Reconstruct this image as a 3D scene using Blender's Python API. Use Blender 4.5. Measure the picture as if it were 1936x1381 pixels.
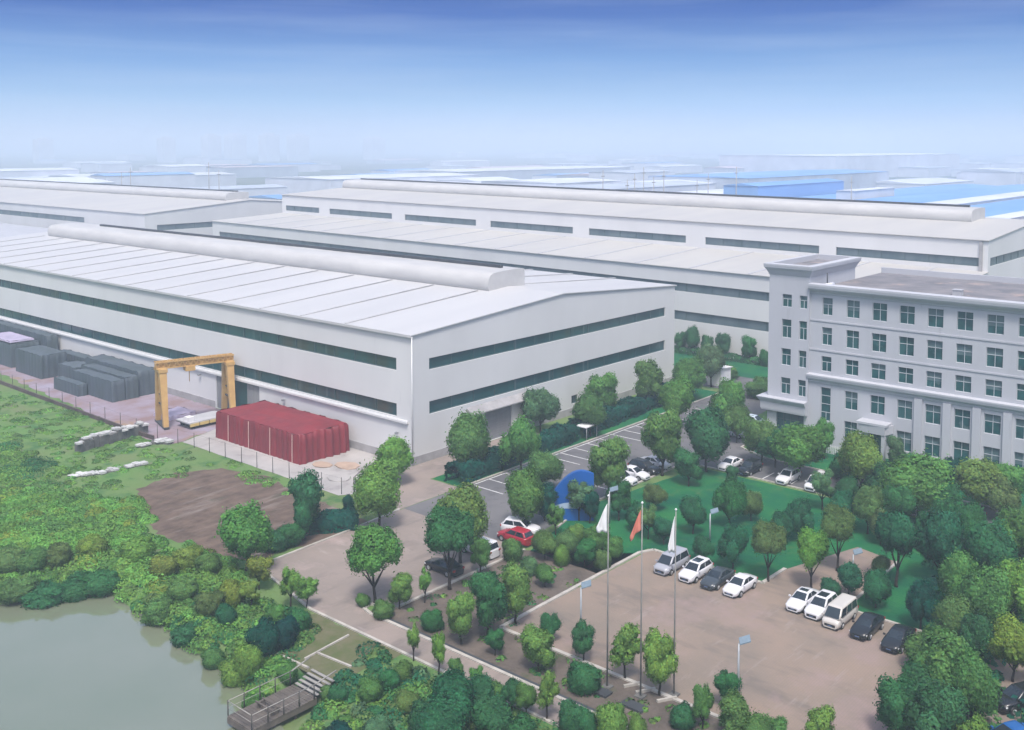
import bpy, math, random
import numpy as np
from mathutils import Vector, Matrix
from mathutils.geometry import tessellate_polygon
R = math.radians
for o in list(bpy.data.objects): bpy.data.objects.remove(o)
SC = bpy.context.scene
COL = SC.collection

# ------------------------------------------------------------------ camera, light
F, PX, HOR, CAMH, PITCH, YAW = 1950., 968., 275., 35., R(4), R(41.1)   # photo is 1936 px wide
PY = HOR + F*math.tan(PITCH)
fwd = np.array([math.cos(YAW), math.sin(YAW), 0.]); rgt = np.array([math.sin(YAW), -math.cos(YAW), 0.])
zup = np.array([0, 0, 1.])
dv = fwd*math.cos(PITCH) - zup*math.sin(PITCH); uv = zup*math.cos(PITCH) + fwd*math.sin(PITCH)
CAM = np.array([0, 0, CAMH])
cd = bpy.data.cameras.new('camera'); cam = bpy.data.objects.new('camera', cd); COL.objects.link(cam)
m = Matrix(((rgt[0], uv[0], -dv[0], 0), (rgt[1], uv[1], -dv[1], 0), (rgt[2], uv[2], -dv[2], CAMH), (0, 0, 0, 1)))
cam.matrix_world = m
cd.sensor_width = 36; cd.lens = 36*F/1936; cd.shift_y = -(690.5-PY)/1936; cd.clip_start = 0.5; cd.clip_end = 30000
SC.camera = cam
SUN_EL, SUN_AZ = 60., 222.       # the sun stands behind the camera; azimuth is where it stands, ccw from +X
sd = bpy.data.lights.new('sun', 'SUN'); sd.energy = 1.95; sd.angle = R(11); sd.color = (1, .96, .9)
sun = bpy.data.objects.new('sun', sd); COL.objects.link(sun)
sv = Vector((math.cos(R(SUN_AZ))*math.cos(R(SUN_EL)), math.sin(R(SUN_AZ))*math.cos(R(SUN_EL)), math.sin(R(SUN_EL))))
sun.rotation_euler = sv.to_track_quat('Z', 'Y').to_euler(); sun.location = (0, 0, 200)
W = bpy.data.worlds.new('World'); SC.world = W; W.use_nodes = True
nt = W.node_tree; nt.nodes.clear()
N = nt.nodes.new; L = nt.links.new
out = N('ShaderNodeOutputWorld'); sky = N('ShaderNodeTexSky'); sky.sky_type = 'NISHITA'; sky.sun_disc = False
sky.sun_elevation = R(SUN_EL); sky.sun_rotation = R(90-SUN_AZ); sky.air_density = 1.0; sky.dust_density = 4.0; sky.ozone_density = 1.5
b1 = N('ShaderNodeBackground'); b1.inputs[1].default_value = 0.15; L(sky.outputs[0], b1.inputs[0])
tc = N('ShaderNodeTexCoord'); sp = N('ShaderNodeSeparateXYZ'); L(tc.outputs['Generated'], sp.inputs[0])
mr = N('ShaderNodeMapRange'); mr.inputs[1].default_value = 0; mr.inputs[2].default_value = .2; L(sp.outputs[2], mr.inputs[0])
rp = N('ShaderNodeValToRGB'); cr = rp.color_ramp
def srgb(r, g, b): return tuple((c/255/12.92 if c <= 10 else ((c/255+.055)/1.055)**2.4) for c in (r, g, b)) + (1,)
stops = [(0, (190, 210, 238)), (.20, (150, 192, 234)), (.40, (104, 156, 218)), (.62, (48, 102, 186)), (.85, (36, 78, 164)), (1, (32, 72, 156))]
cr.elements[0].position = 0; cr.elements[0].color = srgb(*stops[0][1]); cr.elements[1].position = 1; cr.elements[1].color = srgb(*stops[-1][1])
for p, c in stops[1:-1]:
    e = cr.elements.new(p); e.color = srgb(*c)
L(mr.outputs[0], rp.inputs[0])
b2 = N('ShaderNodeBackground'); b2.inputs[1].default_value = .67
mpw = N('ShaderNodeMapping'); mpw.inputs['Scale'].default_value = (2.2, 2.2, 34); L(tc.outputs['Generated'], mpw.inputs[0])
nzw = N('ShaderNodeTexNoise'); nzw.inputs['Scale'].default_value = 1.6; nzw.inputs['Detail'].default_value = 5; L(mpw.outputs[0], nzw.inputs['Vector'])
mrw = N('ShaderNodeMapRange'); mrw.inputs[1].default_value = .45; mrw.inputs[2].default_value = .75; mrw.inputs[4].default_value = .22; L(nzw.outputs[0], mrw.inputs[0])
mxw = N('ShaderNodeMix'); mxw.data_type = 'RGBA'; L(mrw.outputs[0], mxw.inputs[0]); L(rp.outputs[0], mxw.inputs[6]); mxw.inputs[7].default_value = srgb(186, 206, 238); L(mxw.outputs[2], b2.inputs[0])   # thin veils of haze
mr2 = N('ShaderNodeMapRange'); mr2.interpolation_type = 'SMOOTHSTEP'; mr2.inputs[1].default_value = .16; mr2.inputs[2].default_value = .40; L(sp.outputs[2], mr2.inputs[0])
mx = N('ShaderNodeMixShader'); L(mr2.outputs[0], mx.inputs[0]); L(b2.outputs[0], mx.inputs[1]); L(b1.outputs[0], mx.inputs[2]); L(mx.outputs[0], out.inputs[0])
vs = SC.view_settings; vs.view_transform = 'Standard'; vs.look = 'None'; vs.gamma = 1; vs.use_curve_mapping = False; vs.exposure = 0.65
cy = SC.cycles; cy.use_denoising = True; cy.max_bounces = 6; cy.diffuse_bounces = 3; cy.glossy_bounces = 3; cy.transmission_bounces = 2; cy.volume_bounces = 2

# ------------------------------------------------------------------ helpers
def G(x, y, z=0.):
    """the point on the level z that the photo shows at pixel x, y"""
    r = dv*F + rgt*(x-PX) - uv*(y-PY); t = (z-CAMH)/r[2]; return CAM + r*t
def depth(p): return float((np.array(p)-CAM) @ dv)
def mpp(p): return depth(p)/F
def tag(o, label=None, cat=None, group=None, kind=None):
    if label: o['label'] = label
    if cat: o['category'] = cat
    if group: o['group'] = group
    if kind: o['kind'] = kind
    return o
def thing(name, label, cat, loc=(0, 0, 0), rz=0, group=None):
    o = bpy.data.objects.new(name, None); COL.objects.link(o); o.location = loc; o.rotation_euler = (0, 0, rz); o.empty_display_size = .3
    return tag(o, label, cat, group)
def link(name, me, parent=None, loc=None):
    o = bpy.data.objects.new(name, me); COL.objects.link(o)
    if parent: o.parent = parent
    if loc is not None: o.location = loc
    return o
class MB:
    def __init__(s): s.v = []; s.f = []; s.mi = []; s.sm = []
    def add(s, vs, fs, mi=0, smooth=False):
        b = len(s.v); s.v += [tuple(map(float, v)) for v in vs]
        for f in fs: s.f.append([b+i for i in f]); s.mi.append(mi); s.sm.append(smooth)
        return s
    def quad(s, a, b, c, d, mi=0): return s.add([a, b, c, d], [(0, 1, 2, 3)], mi)
    def box(s, x0, x1, y0, y1, z0, z1, mi=0, zf=None):
        vs = [(x, y, z) for z in (z0, z1) for y in (y0, y1) for x in (x0, x1)]
        return s.add(vs, [(0, 2, 3, 1), (4, 5, 7, 6), (0, 1, 5, 4), (2, 6, 7, 3), (0, 4, 6, 2), (1, 3, 7, 5)], mi)
    def beam(s, a, b, w, h=None, mi=0):
        a = Vector(a); b = Vector(b); h = h or w; d = (b-a).normalized()
        sx = d.cross(Vector((0, 0, 1)))
        if sx.length < 1e-3: sx = Vector((1, 0, 0))
        sx.normalize(); sy = d.cross(sx).normalized()
        vs = []
        for p in (a, b):
            for i, j in ((-1, -1), (1, -1), (1, 1), (-1, 1)): vs.append(p+sx*(i*w/2)+sy*(j*h/2))
        return s.add(vs, [(3, 2, 1, 0), (4, 5, 6, 7), (0, 1, 5, 4), (1, 2, 6, 5), (2, 3, 7, 6), (3, 0, 4, 7)], mi)
    def tube(s, pts, rad, n=8, mi=0, cap=True):
        pts = [Vector(p) for p in pts]; k = len(pts); rad = rad if hasattr(rad, '__len__') else [rad]*k
        vs = []
        for i, p in enumerate(pts):
            d = (pts[min(i+1, k-1)]-pts[max(i-1, 0)]).normalized()
            a = d.cross(Vector((1, 0, .01)) if abs(d.x) < .9 else Vector((0, 1, 0))).normalized(); c = d.cross(a)
            for j in range(n):
                t = 2*math.pi*j/n; vs.append(p+(a*math.cos(t)+c*math.sin(t))*rad[i])
        fs = [(i*n+j, i*n+(j+1) % n, (i+1)*n+(j+1) % n, (i+1)*n+j) for i in range(k-1) for j in range(n)]
        s.add(vs, fs, mi, True)
        if cap:
            b = len(s.v)-k*n
            s.f.append([b+j for j in range(n)][::-1]); s.mi.append(mi); s.sm.append(False)
            s.f.append([b+(k-1)*n+j for j in range(n)]); s.mi.append(mi); s.sm.append(False)
        return s
    def loft(s, rings, mi=0, closed=True, cap=True, smooth=True):
        n = len(rings[0]); vs = [p for r in rings for p in r]
        fs = [(i*n+j, i*n+(j+1) % n, (i+1)*n+(j+1) % n, (i+1)*n+j) for i in range(len(rings)-1) for j in range(n if closed else n-1)]
        s.add(vs, fs, mi, smooth)
        if cap:
            b = len(s.v)-len(vs)
            s.f.append([b+j for j in range(n)][::-1]); s.mi.append(mi); s.sm.append(False)
            b2_ = b+(len(rings)-1)*n
            s.f.append([b2_+j for j in range(n)]); s.mi.append(mi); s.sm.append(False)
        return s
    def mesh(s, name, mats, off=(0, 0, 0)):
        me = bpy.data.meshes.new(name); ox, oy, oz = off
        me.from_pydata([(x-ox, y-oy, z-oz) for x, y, z in s.v], [], s.f)
        for mt in (mats if isinstance(mats, (list, tuple)) else [mats]): me.materials.append(mt)
        me.polygons.foreach_set('material_index', s.mi); me.polygons.foreach_set('use_smooth', s.sm); me.update()
        return me
    def build(s, name, mats, parent=None, world=True):
        """one mesh object; coordinates are world ones unless world is False"""
        off = tuple(parent_world(parent)) if (parent and world) else (0, 0, 0)
        return link(name, s.mesh(name, mats, off), parent)
def parent_world(p):
    v = Vector((0, 0, 0))
    while p is not None: v = v+p.location; p = p.parent
    return v
def facade(mb, o, ud, n, U, Z, holes, dep, mi=0, zf=None):
    """a wall of U x Z metres from corner o along ud, normal n, real openings (u0,u1,z0,z1) with reveals dep deep"""
    o = Vector(o); ud = Vector(ud); n = Vector(n)
    def P(u, z, d=0): return o+ud*u+Vector((0, 0, z))-n*d
    us = sorted({0, U, *[h[0] for h in holes], *[h[1] for h in holes]}); zs = sorted({0, Z, *[h[2] for h in holes], *[h[3] for h in holes]})
    for a, b in zip(us, us[1:]):
        for c, d in zip(zs, zs[1:]):
            mu, mz = (a+b)/2, (c+d)/2
            if any(h[0] < mu < h[1] and h[2] < mz < h[3] for h in holes): continue
            mb.quad(P(a, c), P(b, c), P(b, d), P(a, d), mi)
    for a, b, c, d in holes:
        mb.quad(P(a, c), P(a, c, dep), P(b, c, dep), P(b, c), mi); mb.quad(P(a, d), P(b, d), P(b, d, dep), P(a, d, dep), mi)
        mb.quad(P(a, c), P(a, d), P(a, d, dep), P(a, c, dep), mi); mb.quad(P(b, c), P(b, c, dep), P(b, d, dep), P(b, d), mi)

# ------------------------------------------------------------------ materials
MATS = {}
def mat(name, col, rough=.6, var=.0, scale=1.0, col2=None, bump=0., spec=.5, metal=0., coord='pos', stretch=(1, 1, 1), detail=4, objcol=False, tint=False, bscale=None, lo=.35, hi=.65):
    if name in MATS: return MATS[name]
    mt = bpy.data.materials.new(name); mt.use_nodes = True; t = mt.node_tree; nn = t.nodes.new; ll = t.links.new
    bs = t.nodes['Principled BSDF']; bs.inputs['Roughness'].default_value = rough; bs.inputs['Specular IOR Level'].default_value = spec; bs.inputs['Metallic'].default_value = metal
    c1 = tuple(col)+(1,); 
    if coord == 'pos': g = nn('ShaderNodeNewGeometry'); src = g.outputs['Position']
    else: g = nn('ShaderNodeTexCoord'); src = g.outputs['Object']
    mp = nn('ShaderNodeMapping'); mp.inputs['Scale'].default_value = stretch; ll(src, mp.inputs[0])
    last = None
    if objcol: oi = nn('ShaderNodeObjectInfo'); last = oi.outputs['Color']
    if col2 is not None or var:
        nz = nn('ShaderNodeTexNoise'); nz.inputs['Scale'].default_value = scale; nz.inputs['Detail'].default_value = detail; nz.inputs['Roughness'].default_value = .6
        ll(mp.outputs[0], nz.inputs['Vector'])
        rr = nn('ShaderNodeMapRange'); rr.inputs[1].default_value = lo; rr.inputs[2].default_value = hi; ll(nz.outputs[0], rr.inputs[0])
        mxx = nn('ShaderNodeMix'); mxx.data_type = 'RGBA'; ll(rr.outputs[0], mxx.inputs[0])
        if last: 
            mm = nn('ShaderNodeMix'); mm.data_type = 'RGBA'; mm.blend_type = 'MULTIPLY'; mm.inputs[0].default_value = 1; ll(last, mm.inputs[6]); mm.inputs[7].default_value = (1-var, 1-var, 1-var, 1)
            ll(last, mxx.inputs[6]); ll(mm.outputs[2], mxx.inputs[7])
        else:
            mxx.inputs[6].default_value = c1; mxx.inputs[7].default_value = tuple(col2)+(1,) if col2 is not None else tuple(c*(1-var) for c in col)+(1,)
        last = mxx.outputs[2]
    if tint:
        at = nn('ShaderNodeAttribute'); at.attribute_name = 'tint'
        mm = nn('ShaderNodeMix'); mm.data_type = 'RGBA'; mm.blend_type = 'MULTIPLY'; mm.inputs[0].default_value = 1
        ll(last, mm.inputs[6]) if last else setattr(mm.inputs[6], 'default_value', c1)
        ll(at.outputs['Color'], mm.inputs[7]); last = mm.outputs[2]
    if last: ll(last, bs.inputs['Base Color'])
    else: bs.inputs['Base Color'].default_value = c1
    if bump:
        n2 = nn('ShaderNodeTexNoise'); n2.inputs['Scale'].default_value = bscale or scale*4; n2.inputs['Detail'].default_value = 3; ll(mp.outputs[0], n2.inputs['Vector'])
        bp = nn('ShaderNodeBump'); bp.inputs['Strength'].default_value = bump; bp.inputs['Distance'].default_value = .1; ll(n2.outputs[0], bp.inputs['Height']); ll(bp.outputs[0], bs.inputs['Normal'])
    MATS[name] = mt; return mt
def overlay(mt, col, scale, lo, hi, stretch=(1, 1, 1), kind='noise', amt=1.0):
    """adds one more layer of noise or joints over a material's colour"""
    t = mt.node_tree; bs = t.nodes['Principled BSDF']; ins = bs.inputs['Base Color']
    g = t.nodes.new('ShaderNodeNewGeometry'); mp = t.nodes.new('ShaderNodeMapping'); mp.inputs['Scale'].default_value = stretch; t.links.new(g.outputs['Position'], mp.inputs[0])
    if kind == 'brick':
        nz = t.nodes.new('ShaderNodeTexBrick'); nz.inputs['Scale'].default_value = scale; nz.inputs['Mortar Size'].default_value = .02
        nz.inputs['Color1'].default_value = (0, 0, 0, 1); nz.inputs['Color2'].default_value = (.25, .25, .25, 1); nz.inputs['Mortar'].default_value = (1, 1, 1, 1); o = nz.outputs[0]
    else:
        nz = t.nodes.new('ShaderNodeTexNoise'); nz.inputs['Scale'].default_value = scale; nz.inputs['Detail'].default_value = 5; nz.inputs['Roughness'].default_value = .65; o = nz.outputs[0]
    t.links.new(mp.outputs[0], nz.inputs['Vector'])
    rr = t.nodes.new('ShaderNodeMapRange'); rr.inputs[1].default_value = lo; rr.inputs[2].default_value = hi; rr.inputs[4].default_value = amt; t.links.new(o, rr.inputs[0])
    mxx = t.nodes.new('ShaderNodeMix'); mxx.data_type = 'RGBA'; t.links.new(rr.outputs[0], mxx.inputs[0])
    if ins.is_linked: t.links.new(ins.links[0].from_socket, mxx.inputs[6])
    else: mxx.inputs[6].default_value = ins.default_value
    mxx.inputs[7].default_value = tuple(col)+(1,); t.links.new(mxx.outputs[2], ins); return mt
M_ground = mat('ground_mix', (.10, .20, .055), .95, col2=(.135, .18, .075), scale=.09, bump=.5, bscale=2.5, detail=6, spec=.1)
overlay(M_ground, (.03, .11, .035), .35, .5, .7); overlay(M_ground, (.16, .14, .115), .21, .60, .72)
M_far = mat('far_land', (.16, .17, .14), .95, col2=(.07, .10, .06), scale=.006, detail=8, spec=.1)
M_lawn = mat('lawn_grass', (.008, .105, .046), .9, col2=(.022, .145, .042), scale=.25, bump=.6, bscale=5, spec=.1)
overlay(M_lawn, (.004, .07, .04), .12, .48, .66); overlay(M_lawn, (.06, .12, .045), .5, .56, .75)
M_soil = mat('soil', (.15, .122, .105), .95, col2=(.085, .072, .062), scale=.35, bump=.8, bscale=3, detail=7, spec=.1)
overlay(M_soil, (.05, .075, .03), .25, .56, .72)
M_dirt = mat('dirt', (.155, .112, .088), .95, col2=(.09, .066, .054), scale=.5, bump=.9, bscale=2, detail=7, spec=.1, stretch=(1, 1.7, 1))
overlay(M_dirt, (.22, .185, .165), .3, .54, .70, (.35, 2, 1)); overlay(M_dirt, (.06, .075, .045), .35, .60, .75)
M_paver = mat('plaza_pavers', (.265, .20, .158), .85, col2=(.205, .168, .138), scale=.16, bump=.15, bscale=4, detail=6, spec=.25)
overlay(M_paver, (.125, .11, .10), .30, .52, .75, (1.0, .35, 1)); overlay(M_paver, (.285, .21, .195), .14, .53, .7); overlay(M_paver, (.31, .26, .24), .9, .60, .72, (.2, 1, 1), amt=.6); overlay(M_paver, (.17, .145, .13), 1.4, .0, 1.0, kind='brick', amt=.35)
M_drive = mat('drive_concrete', (.275, .225, .20), .85, col2=(.215, .185, .165), scale=.16, bump=.15, bscale=4, detail=6, spec=.25)
overlay(M_drive, (.155, .132, .125), .3, .52, .74, (.4, 1.2, 1)); overlay(M_drive, (.35, .275, .255), .16, .54, .7); overlay(M_drive, (.37, .32, .30), .9, .60, .72, (1, .25, 1), amt=.5)
M_asph = mat('asphalt', (.105, .105, .115), .85, col2=(.15, .145, .15), scale=.16, bump=.15, bscale=6, detail=6, spec=.3)
overlay(M_asph, (.07, .07, .078), .3, .56, .74)
M_conc = mat('concrete_yard', (.40, .38, .37), .85, col2=(.30, .285, .28), scale=.2, bump=.2, bscale=3, detail=6, spec=.25)
overlay(M_conc, (.22, .2, .195), .26, .56, .72)
M_spoil = mat('red_spoil', (.22, .15, .15), .9, col2=(.29, .26, .33), scale=.22, bump=.4, detail=6, spec=.15)
M_kerb = mat('kerb_stone', (.46, .43, .39), .8, var=.3, scale=1.2)
overlay(M_spoil, (.27, .19, .14), .16, .56, .66)
M_line = mat('road_paint', (.7, .7, .7), .7, var=.3, scale=1.5)
M_clad = mat('white_cladding', (.62, .62, .63), .55, col2=(.57, .57, .58), scale=.35, stretch=(.35, .35, .12), detail=5, spec=.35)
overlay(M_clad, (.40, .40, .40), .8, .66, .85, (1, 1, .12), amt=.6)
M_base = mat('grey_plinth', (.36, .35, .36), .8, var=.25, scale=.7)
M_roofw = mat('white_roof', (.49, .488, .495), .5, col2=(.455, .455, .465), scale=.12, stretch=(.25, 1.5, 1), detail=5, spec=.35)
M_roofc = mat('cream_roof', (.46, .445, .42), .55, col2=(.41, .40, .39), scale=.1, stretch=(.3, 1.5, 1), detail=5)
M_seam = mat('roof_seam_grey', (.44, .445, .475), .6, var=.15, scale=.5)
M_dark = mat('dark_slot', (.05, .055, .065), .7, var=.3, scale=.4)
M_drum = mat('ventilator_sheet', (.48, .475, .47), .55, col2=(.42, .415, .415), scale=.5, stretch=(1, .3, 1), detail=5)
M_glassA = mat('strip_glazing', (.010, .05, .06), .18, col2=(.014, .075, .085), scale=.30, stretch=(1, 1, .05), detail=2, spec=.6)
overlay(M_glassA, (.07, .12, .135), .7, .60, .68, (1, 1, .02)); overlay(M_glassA, (.055, .055, .035), .045, .55, .66, (1, 1, .1))
M_glassB = mat('grey_strip_glazing', (.07, .11, .13), .25, col2=(.11, .15, .17), scale=.4, stretch=(1, 1, .05), detail=2, spec=.5)
M_frame = mat('window_frame_grey', (.035, .075, .085), .5)
M_wfr = mat('window_frame_white', (.44, .47, .5), .5)
M_wgl = mat('office_glass', (.006, .05, .058), .12, col2=(.018, .095, .10), scale=.9, detail=2, spec=.6)
overlay(M_wgl, (.14, .19, .2), .42, .62, .66, (1, 1, .6), amt=.5)
def per_object(mt, col, lo, hi):
    t = mt.node_tree; ins = t.nodes['Principled BSDF'].inputs['Base Color']; oi = t.nodes.new('ShaderNodeObjectInfo'); rr = t.nodes.new('ShaderNodeMapRange'); rr.inputs[1].default_value = lo; rr.inputs[2].default_value = hi; rr.inputs[4].default_value = .4
    t.links.new(oi.outputs['Random'], rr.inputs[0]); mm = t.nodes.new('ShaderNodeMix'); mm.data_type = 'RGBA'; t.links.new(rr.outputs[0], mm.inputs[0]); t.links.new(ins.links[0].from_socket, mm.inputs[6]); mm.inputs[7].default_value = tuple(col)+(1,); t.links.new(mm.outputs[2], ins)
M_blind = mat('window_blind', (.085, .15, .165), .6, var=.25, scale=1.2); per_object(M_wgl, (.05, .12, .13), .55, 1.0)
M_off = mat('office_stone', (.45, .46, .50), .8, col2=(.405, .415, .455), scale=.4, stretch=(.5, .5, .15), detail=6, bump=.05)
overlay(M_off, (.23, .225, .25), .9, .64, .85, (1, 1, .12), amt=.6)
M_offroof = mat('office_roof_felt', (.22, .205, .215), .9, col2=(.13, .13, .145), scale=.35, detail=7, bump=.3)
overlay(M_offroof, (.33, .26, .235), .22, .56, .7)
M_door = mat('grey_door', (.23, .235, .25), .6, var=.2, scale=.6, stretch=(1, 1, .2))
M_teal = mat('teal_doorway', (.006, .07, .07), .7, var=.3, scale=.5)
M_yel = mat('crane_yellow', (.52, .33, .12), .55, col2=(.42, .25, .09), scale=.8, detail=5)
M_red = mat('red_tarp', (.22, .017, .026), .6, col2=(.16, .014, .022), scale=.5, bump=.6, bscale=1.3, detail=5, stretch=(1, 1, .4))
M_strap = mat('pale_strap', (.6, .38, .35), .7, var=.2, scale=2)
M_tarpg = mat('slate_tarp', (.075, .095, .12), .65, col2=(.055, .075, .085), scale=.4, bump=.6, bscale=1.2, detail=5, stretch=(1, 1, .4))
M_tarpl = mat('lilac_tarp', (.42, .37, .5), .7, col2=(.3, .27, .38), scale=.5, bump=.5)
M_steel = mat('galvanised_steel', (.36, .38, .4), .45, metal=.4, var=.2, scale=1.5)
M_pole = mat('pole_grey', (.30, .29, .28), .5, metal=.3, var=.2, scale=2)
M_post = mat('dark_post', (.07, .065, .06), .7, var=.3, scale=2)
M_rub = mat('white_rubble', (.55, .55, .55), .9, var=.4, scale=.9, bump=.6)
M_wallg = mat('rubble_wall', (.085, .085, .085), .95, col2=(.14, .135, .13), scale=1.2, bump=.7)
M_deck = mat('grey_deck', (.125, .105, .09), .8, col2=(.075, .064, .056), scale=1.0, detail=5, bump=.3)
M_rail = mat('pale_rail', (.30, .285, .265), .6, var=.2, scale=2)
M_water = mat('pond_water', (.18, .195, .14), .045, col2=(.145, .17, .11), scale=.05, spec=.8, bump=.015, bscale=.7); M_water.node_tree.nodes['Principled BSDF'].inputs['IOR'].default_value = 2.0
M_bark = mat('bark', (.045, .034, .027), .9, var=.5, scale=4, coord='obj', bump=.5, spec=.2)
M_paint = mat('car_paint', (.8, .8, .8), .22, objcol=True, spec=.6, var=.04, scale=.6)
M_carg = mat('car_glass', (.02, .03, .04), .06, var=.4, scale=.8, spec=.7)
M_trim = mat('black_trim', (.012, .012, .014), .5, var=.3, scale=3)
M_tyre = mat('tyre_rubber', (.018, .018, .018), .85, var=.3, scale=6)
M_rim = mat('alloy_rim', (.5, .51, .53), .3, metal=.7, var=.2, scale=4)
M_hl = mat('headlamp_glass', (.75, .78, .8), .1, var=.1, scale=4, spec=.8)
M_tl = mat('tail_lamp_red', (.35, .015, .015), .2, var=.2, scale=4)
M_plate = mat('plate', (.09, .14, .27), .5, var=.1, scale=4)
M_flagw = mat('white_cloth', (.75, .74, .77), .8, var=.08, scale=2); M_flagr = mat('coral_cloth', (.62, .2, .15), .8, var=.12, scale=2)
M_blue = mat('blue_board', (.003, .09, .36), .4, col2=(.003, .075, .30), scale=.5); M_wave = mat('grey_wave', (.35, .44, .6), .5, var=.1, scale=1)
M_white = mat('white_panel', (.75, .75, .77), .5, var=.1, scale=.7)
M_lampb = mat('solar_panel_blue', (.16, .22, .27), .2, var=.2, scale=3, spec=.6)
M_leaf = mat('leaf', (.05, .1, .03), .75, objcol=True, tint=True, spec=.25)
def add_translucent(mt, fac):
    t = mt.node_tree; bs = t.nodes['Principled BSDF']; o = t.nodes['Material Output']; tr = t.nodes.new('ShaderNodeBsdfTranslucent'); ms = t.nodes.new('ShaderNodeMixShader'); ms.inputs[0].default_value = fac
    t.links.new(bs.inputs['Base Color'].links[0].from_socket, tr.inputs[0]); t.links.new(bs.outputs[0], ms.inputs[1]); t.links.new(tr.outputs[0], ms.inputs[2]); t.links.new(ms.outputs[0], o.inputs[0])
add_translucent(M_leaf, .4)

# ------------------------------------------------------------------ ground, water, roads
WATER = -1.0
shore_px = [(-260, 1165), (-120, 1155), (0, 1150), (60, 1138), (130, 1128), (200, 1128), (250, 1160), (310, 1195), (360, 1235), (420, 1280), (470, 1318), (500, 1352), (530, 1395), (570, 1470), (640, 1600)]
shore = [G(x, y, WATER)[:2] for x, y in shore_px]
pond = np.array(shore + [np.array([14, 20.]), np.array([-16, 30.]), np.array([-16, 100.]), np.array([shore[0][0]-4, 100.])])
def inside(P, poly):
    x, y = P[:, 0], P[:, 1]; c = np.zeros(len(P), bool); j = len(poly)-1
    for i in range(len(poly)):
        xi, yi = poly[i]; xj, yj = poly[j]
        k = ((yi > y) != (yj > y)) & (x < (xj-xi)*(y-yi)/(yj-yi+1e-12)+xi); c ^= k; j = i
    return c
def dist(P, poly):
    d = np.full(len(P), 1e9)
    for i in range(len(poly)):
        a = poly[i]; b = poly[(i+1) % len(poly)]; ab = b-a; t = np.clip(((P-a) @ ab)/(ab @ ab), 0, 1); d = np.minimum(d, np.linalg.norm(P-(a+t[:, None]*ab), axis=1))
    return d
def gz(P):
    P = np.atleast_2d(np.asarray(P, float))[:, :2]; d = dist(P, pond); ins = inside(P, pond); s = np.where(ins, -d, d)
    t = np.clip((s+.8)/3.2, 0, 1); t = t*t*(3-2*t); z = -1.7*(1-t)
    x, y = P[:, 0], P[:, 1]; w = np.clip((41.6-x)/1.4, 0, 1)*np.clip((x-33)/1, 0, 1)*np.clip((55.0-y)/.9, 0, 1)*np.clip((y-50.2)/.9, 0, 1)   # the bank is cut away under the landing deck
    return np.minimum(z, -1.25*w)
GX0, GX1, GY0, GY1 = -30, 170, -40, 240
xs = np.arange(GX0, GX1+.5, 1.0); ys = np.arange(GY0, GY1+.5, 1.0)
XX, YY = np.meshgrid(xs, ys, indexing='ij'); PP = np.stack([XX.ravel(), YY.ravel()], 1); ZZ = gz(PP)
nx, ny = len(xs), len(ys)
vs_ = [(p[0], p[1], z) for p, z in zip(PP, ZZ)]
ii = np.arange(nx*ny).reshape(nx, ny)
fs_ = np.stack([ii[:-1, :-1], ii[1:, :-1], ii[1:, 1:], ii[:-1, 1:]], -1).reshape(-1, 4).tolist()
gm = MB(); gm.add(vs_, fs_, 0, True)
S = 9000
for a, b, c, d in ((-S, GX0, -S, S), (GX1, S, -S, S), (GX0, GX1, -S, GY0), (GX0, GX1, GY1, S)): gm.quad((a, c, 0), (b, c, 0), (b, d, 0), (a, d, 0), 1)
tag(gm.build('ground', [M_ground, M_far]), 'grassy and bare ground around the factory', kind='structure')
wm = MB(); pv = [(p[0], p[1], WATER) for p in pond]
cen = np.mean(pond, 0); wide = [((p-cen)*1.04+cen) for p in pond]
tri = tessellate_polygon([[Vector((p[0], p[1], 0)) for p in wide]])
wm.add([(p[0], p[1], WATER) for p in wide], [t[::-1] if False else t for t in tri]); tag(wm.build('pond_water', M_water), 'still grey-green pond', kind='structure')
rnd = random.Random(5)
def sheet(name, pts, z, mt, jit=0., step=1.2, label=None, kind='structure', seed=1):
    r = random.Random(seed); P = [Vector((p[0], p[1], 0)) for p in pts]
    if jit:
        Q = []
        for a, b in zip(P, P[1:]+P[:1]):
            k = max(1, int((b-a).length/step))
            for i in range(k): q = a.lerp(b, i/k); Q.append(Vector((q.x+r.uniform(-jit, jit), q.y+r.uniform(-jit, jit), 0)))
        P = Q
    tri = tessellate_polygon([P]); mb = MB(); fs = []
    for t in tri:
        a, b, c = (P[i] for i in t); fs.append(t if (b-a).cross(c-a).z > 0 else t[::-1])
    mb.add([(p.x, p.y, z) for p in P], fs)
    return tag(mb.build(name, mt), label, kind=kind)
def gp(*px): return [G(x, y)[:2] for x, y in px]
sheet('lawn', [(73.7, 5), (96.4, 5), (96.4, 57), (78, 59), (72.4, 57.5), (66.6, 56), (66.6, 49), (73.7, 48.6)], .012, M_lawn, .12)
sheet('office_verge', [(104.2, 6), (112.8, 6), (112.8, 51), (110, 56), (106, 57), (104.2, 53)], .012, M_lawn, .1)
sheet('far_verge', [(139, 72), (149.7, 66), (149.7, 150), (139, 150)], .012, M_lawn, .2)
sheet('hedge_strip', [(74.5, 71.9), (128, 72.4), (128, 78.0), (96, 78), (95.5, 76.5), (74.5, 76.2)], .012, M_lawn, .2)
sheet('planting_bed', [(49.6, 4), (54.1, 4), (54.1, 48.4), (72, 48.9), (66.4, 56.4), (51.6, 56.4), (49.8, 57.6)], .012, M_soil, .08)
sheet('dirt_patch', gp((262, 925), (330, 895), (420, 885), (500, 900), (560, 930), (620, 955), (700, 990), (640, 1020), (540, 1040), (480, 1062), (400, 1045), (300, 1010), (270, 970)), .012, M_dirt, .3, .7)
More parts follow.
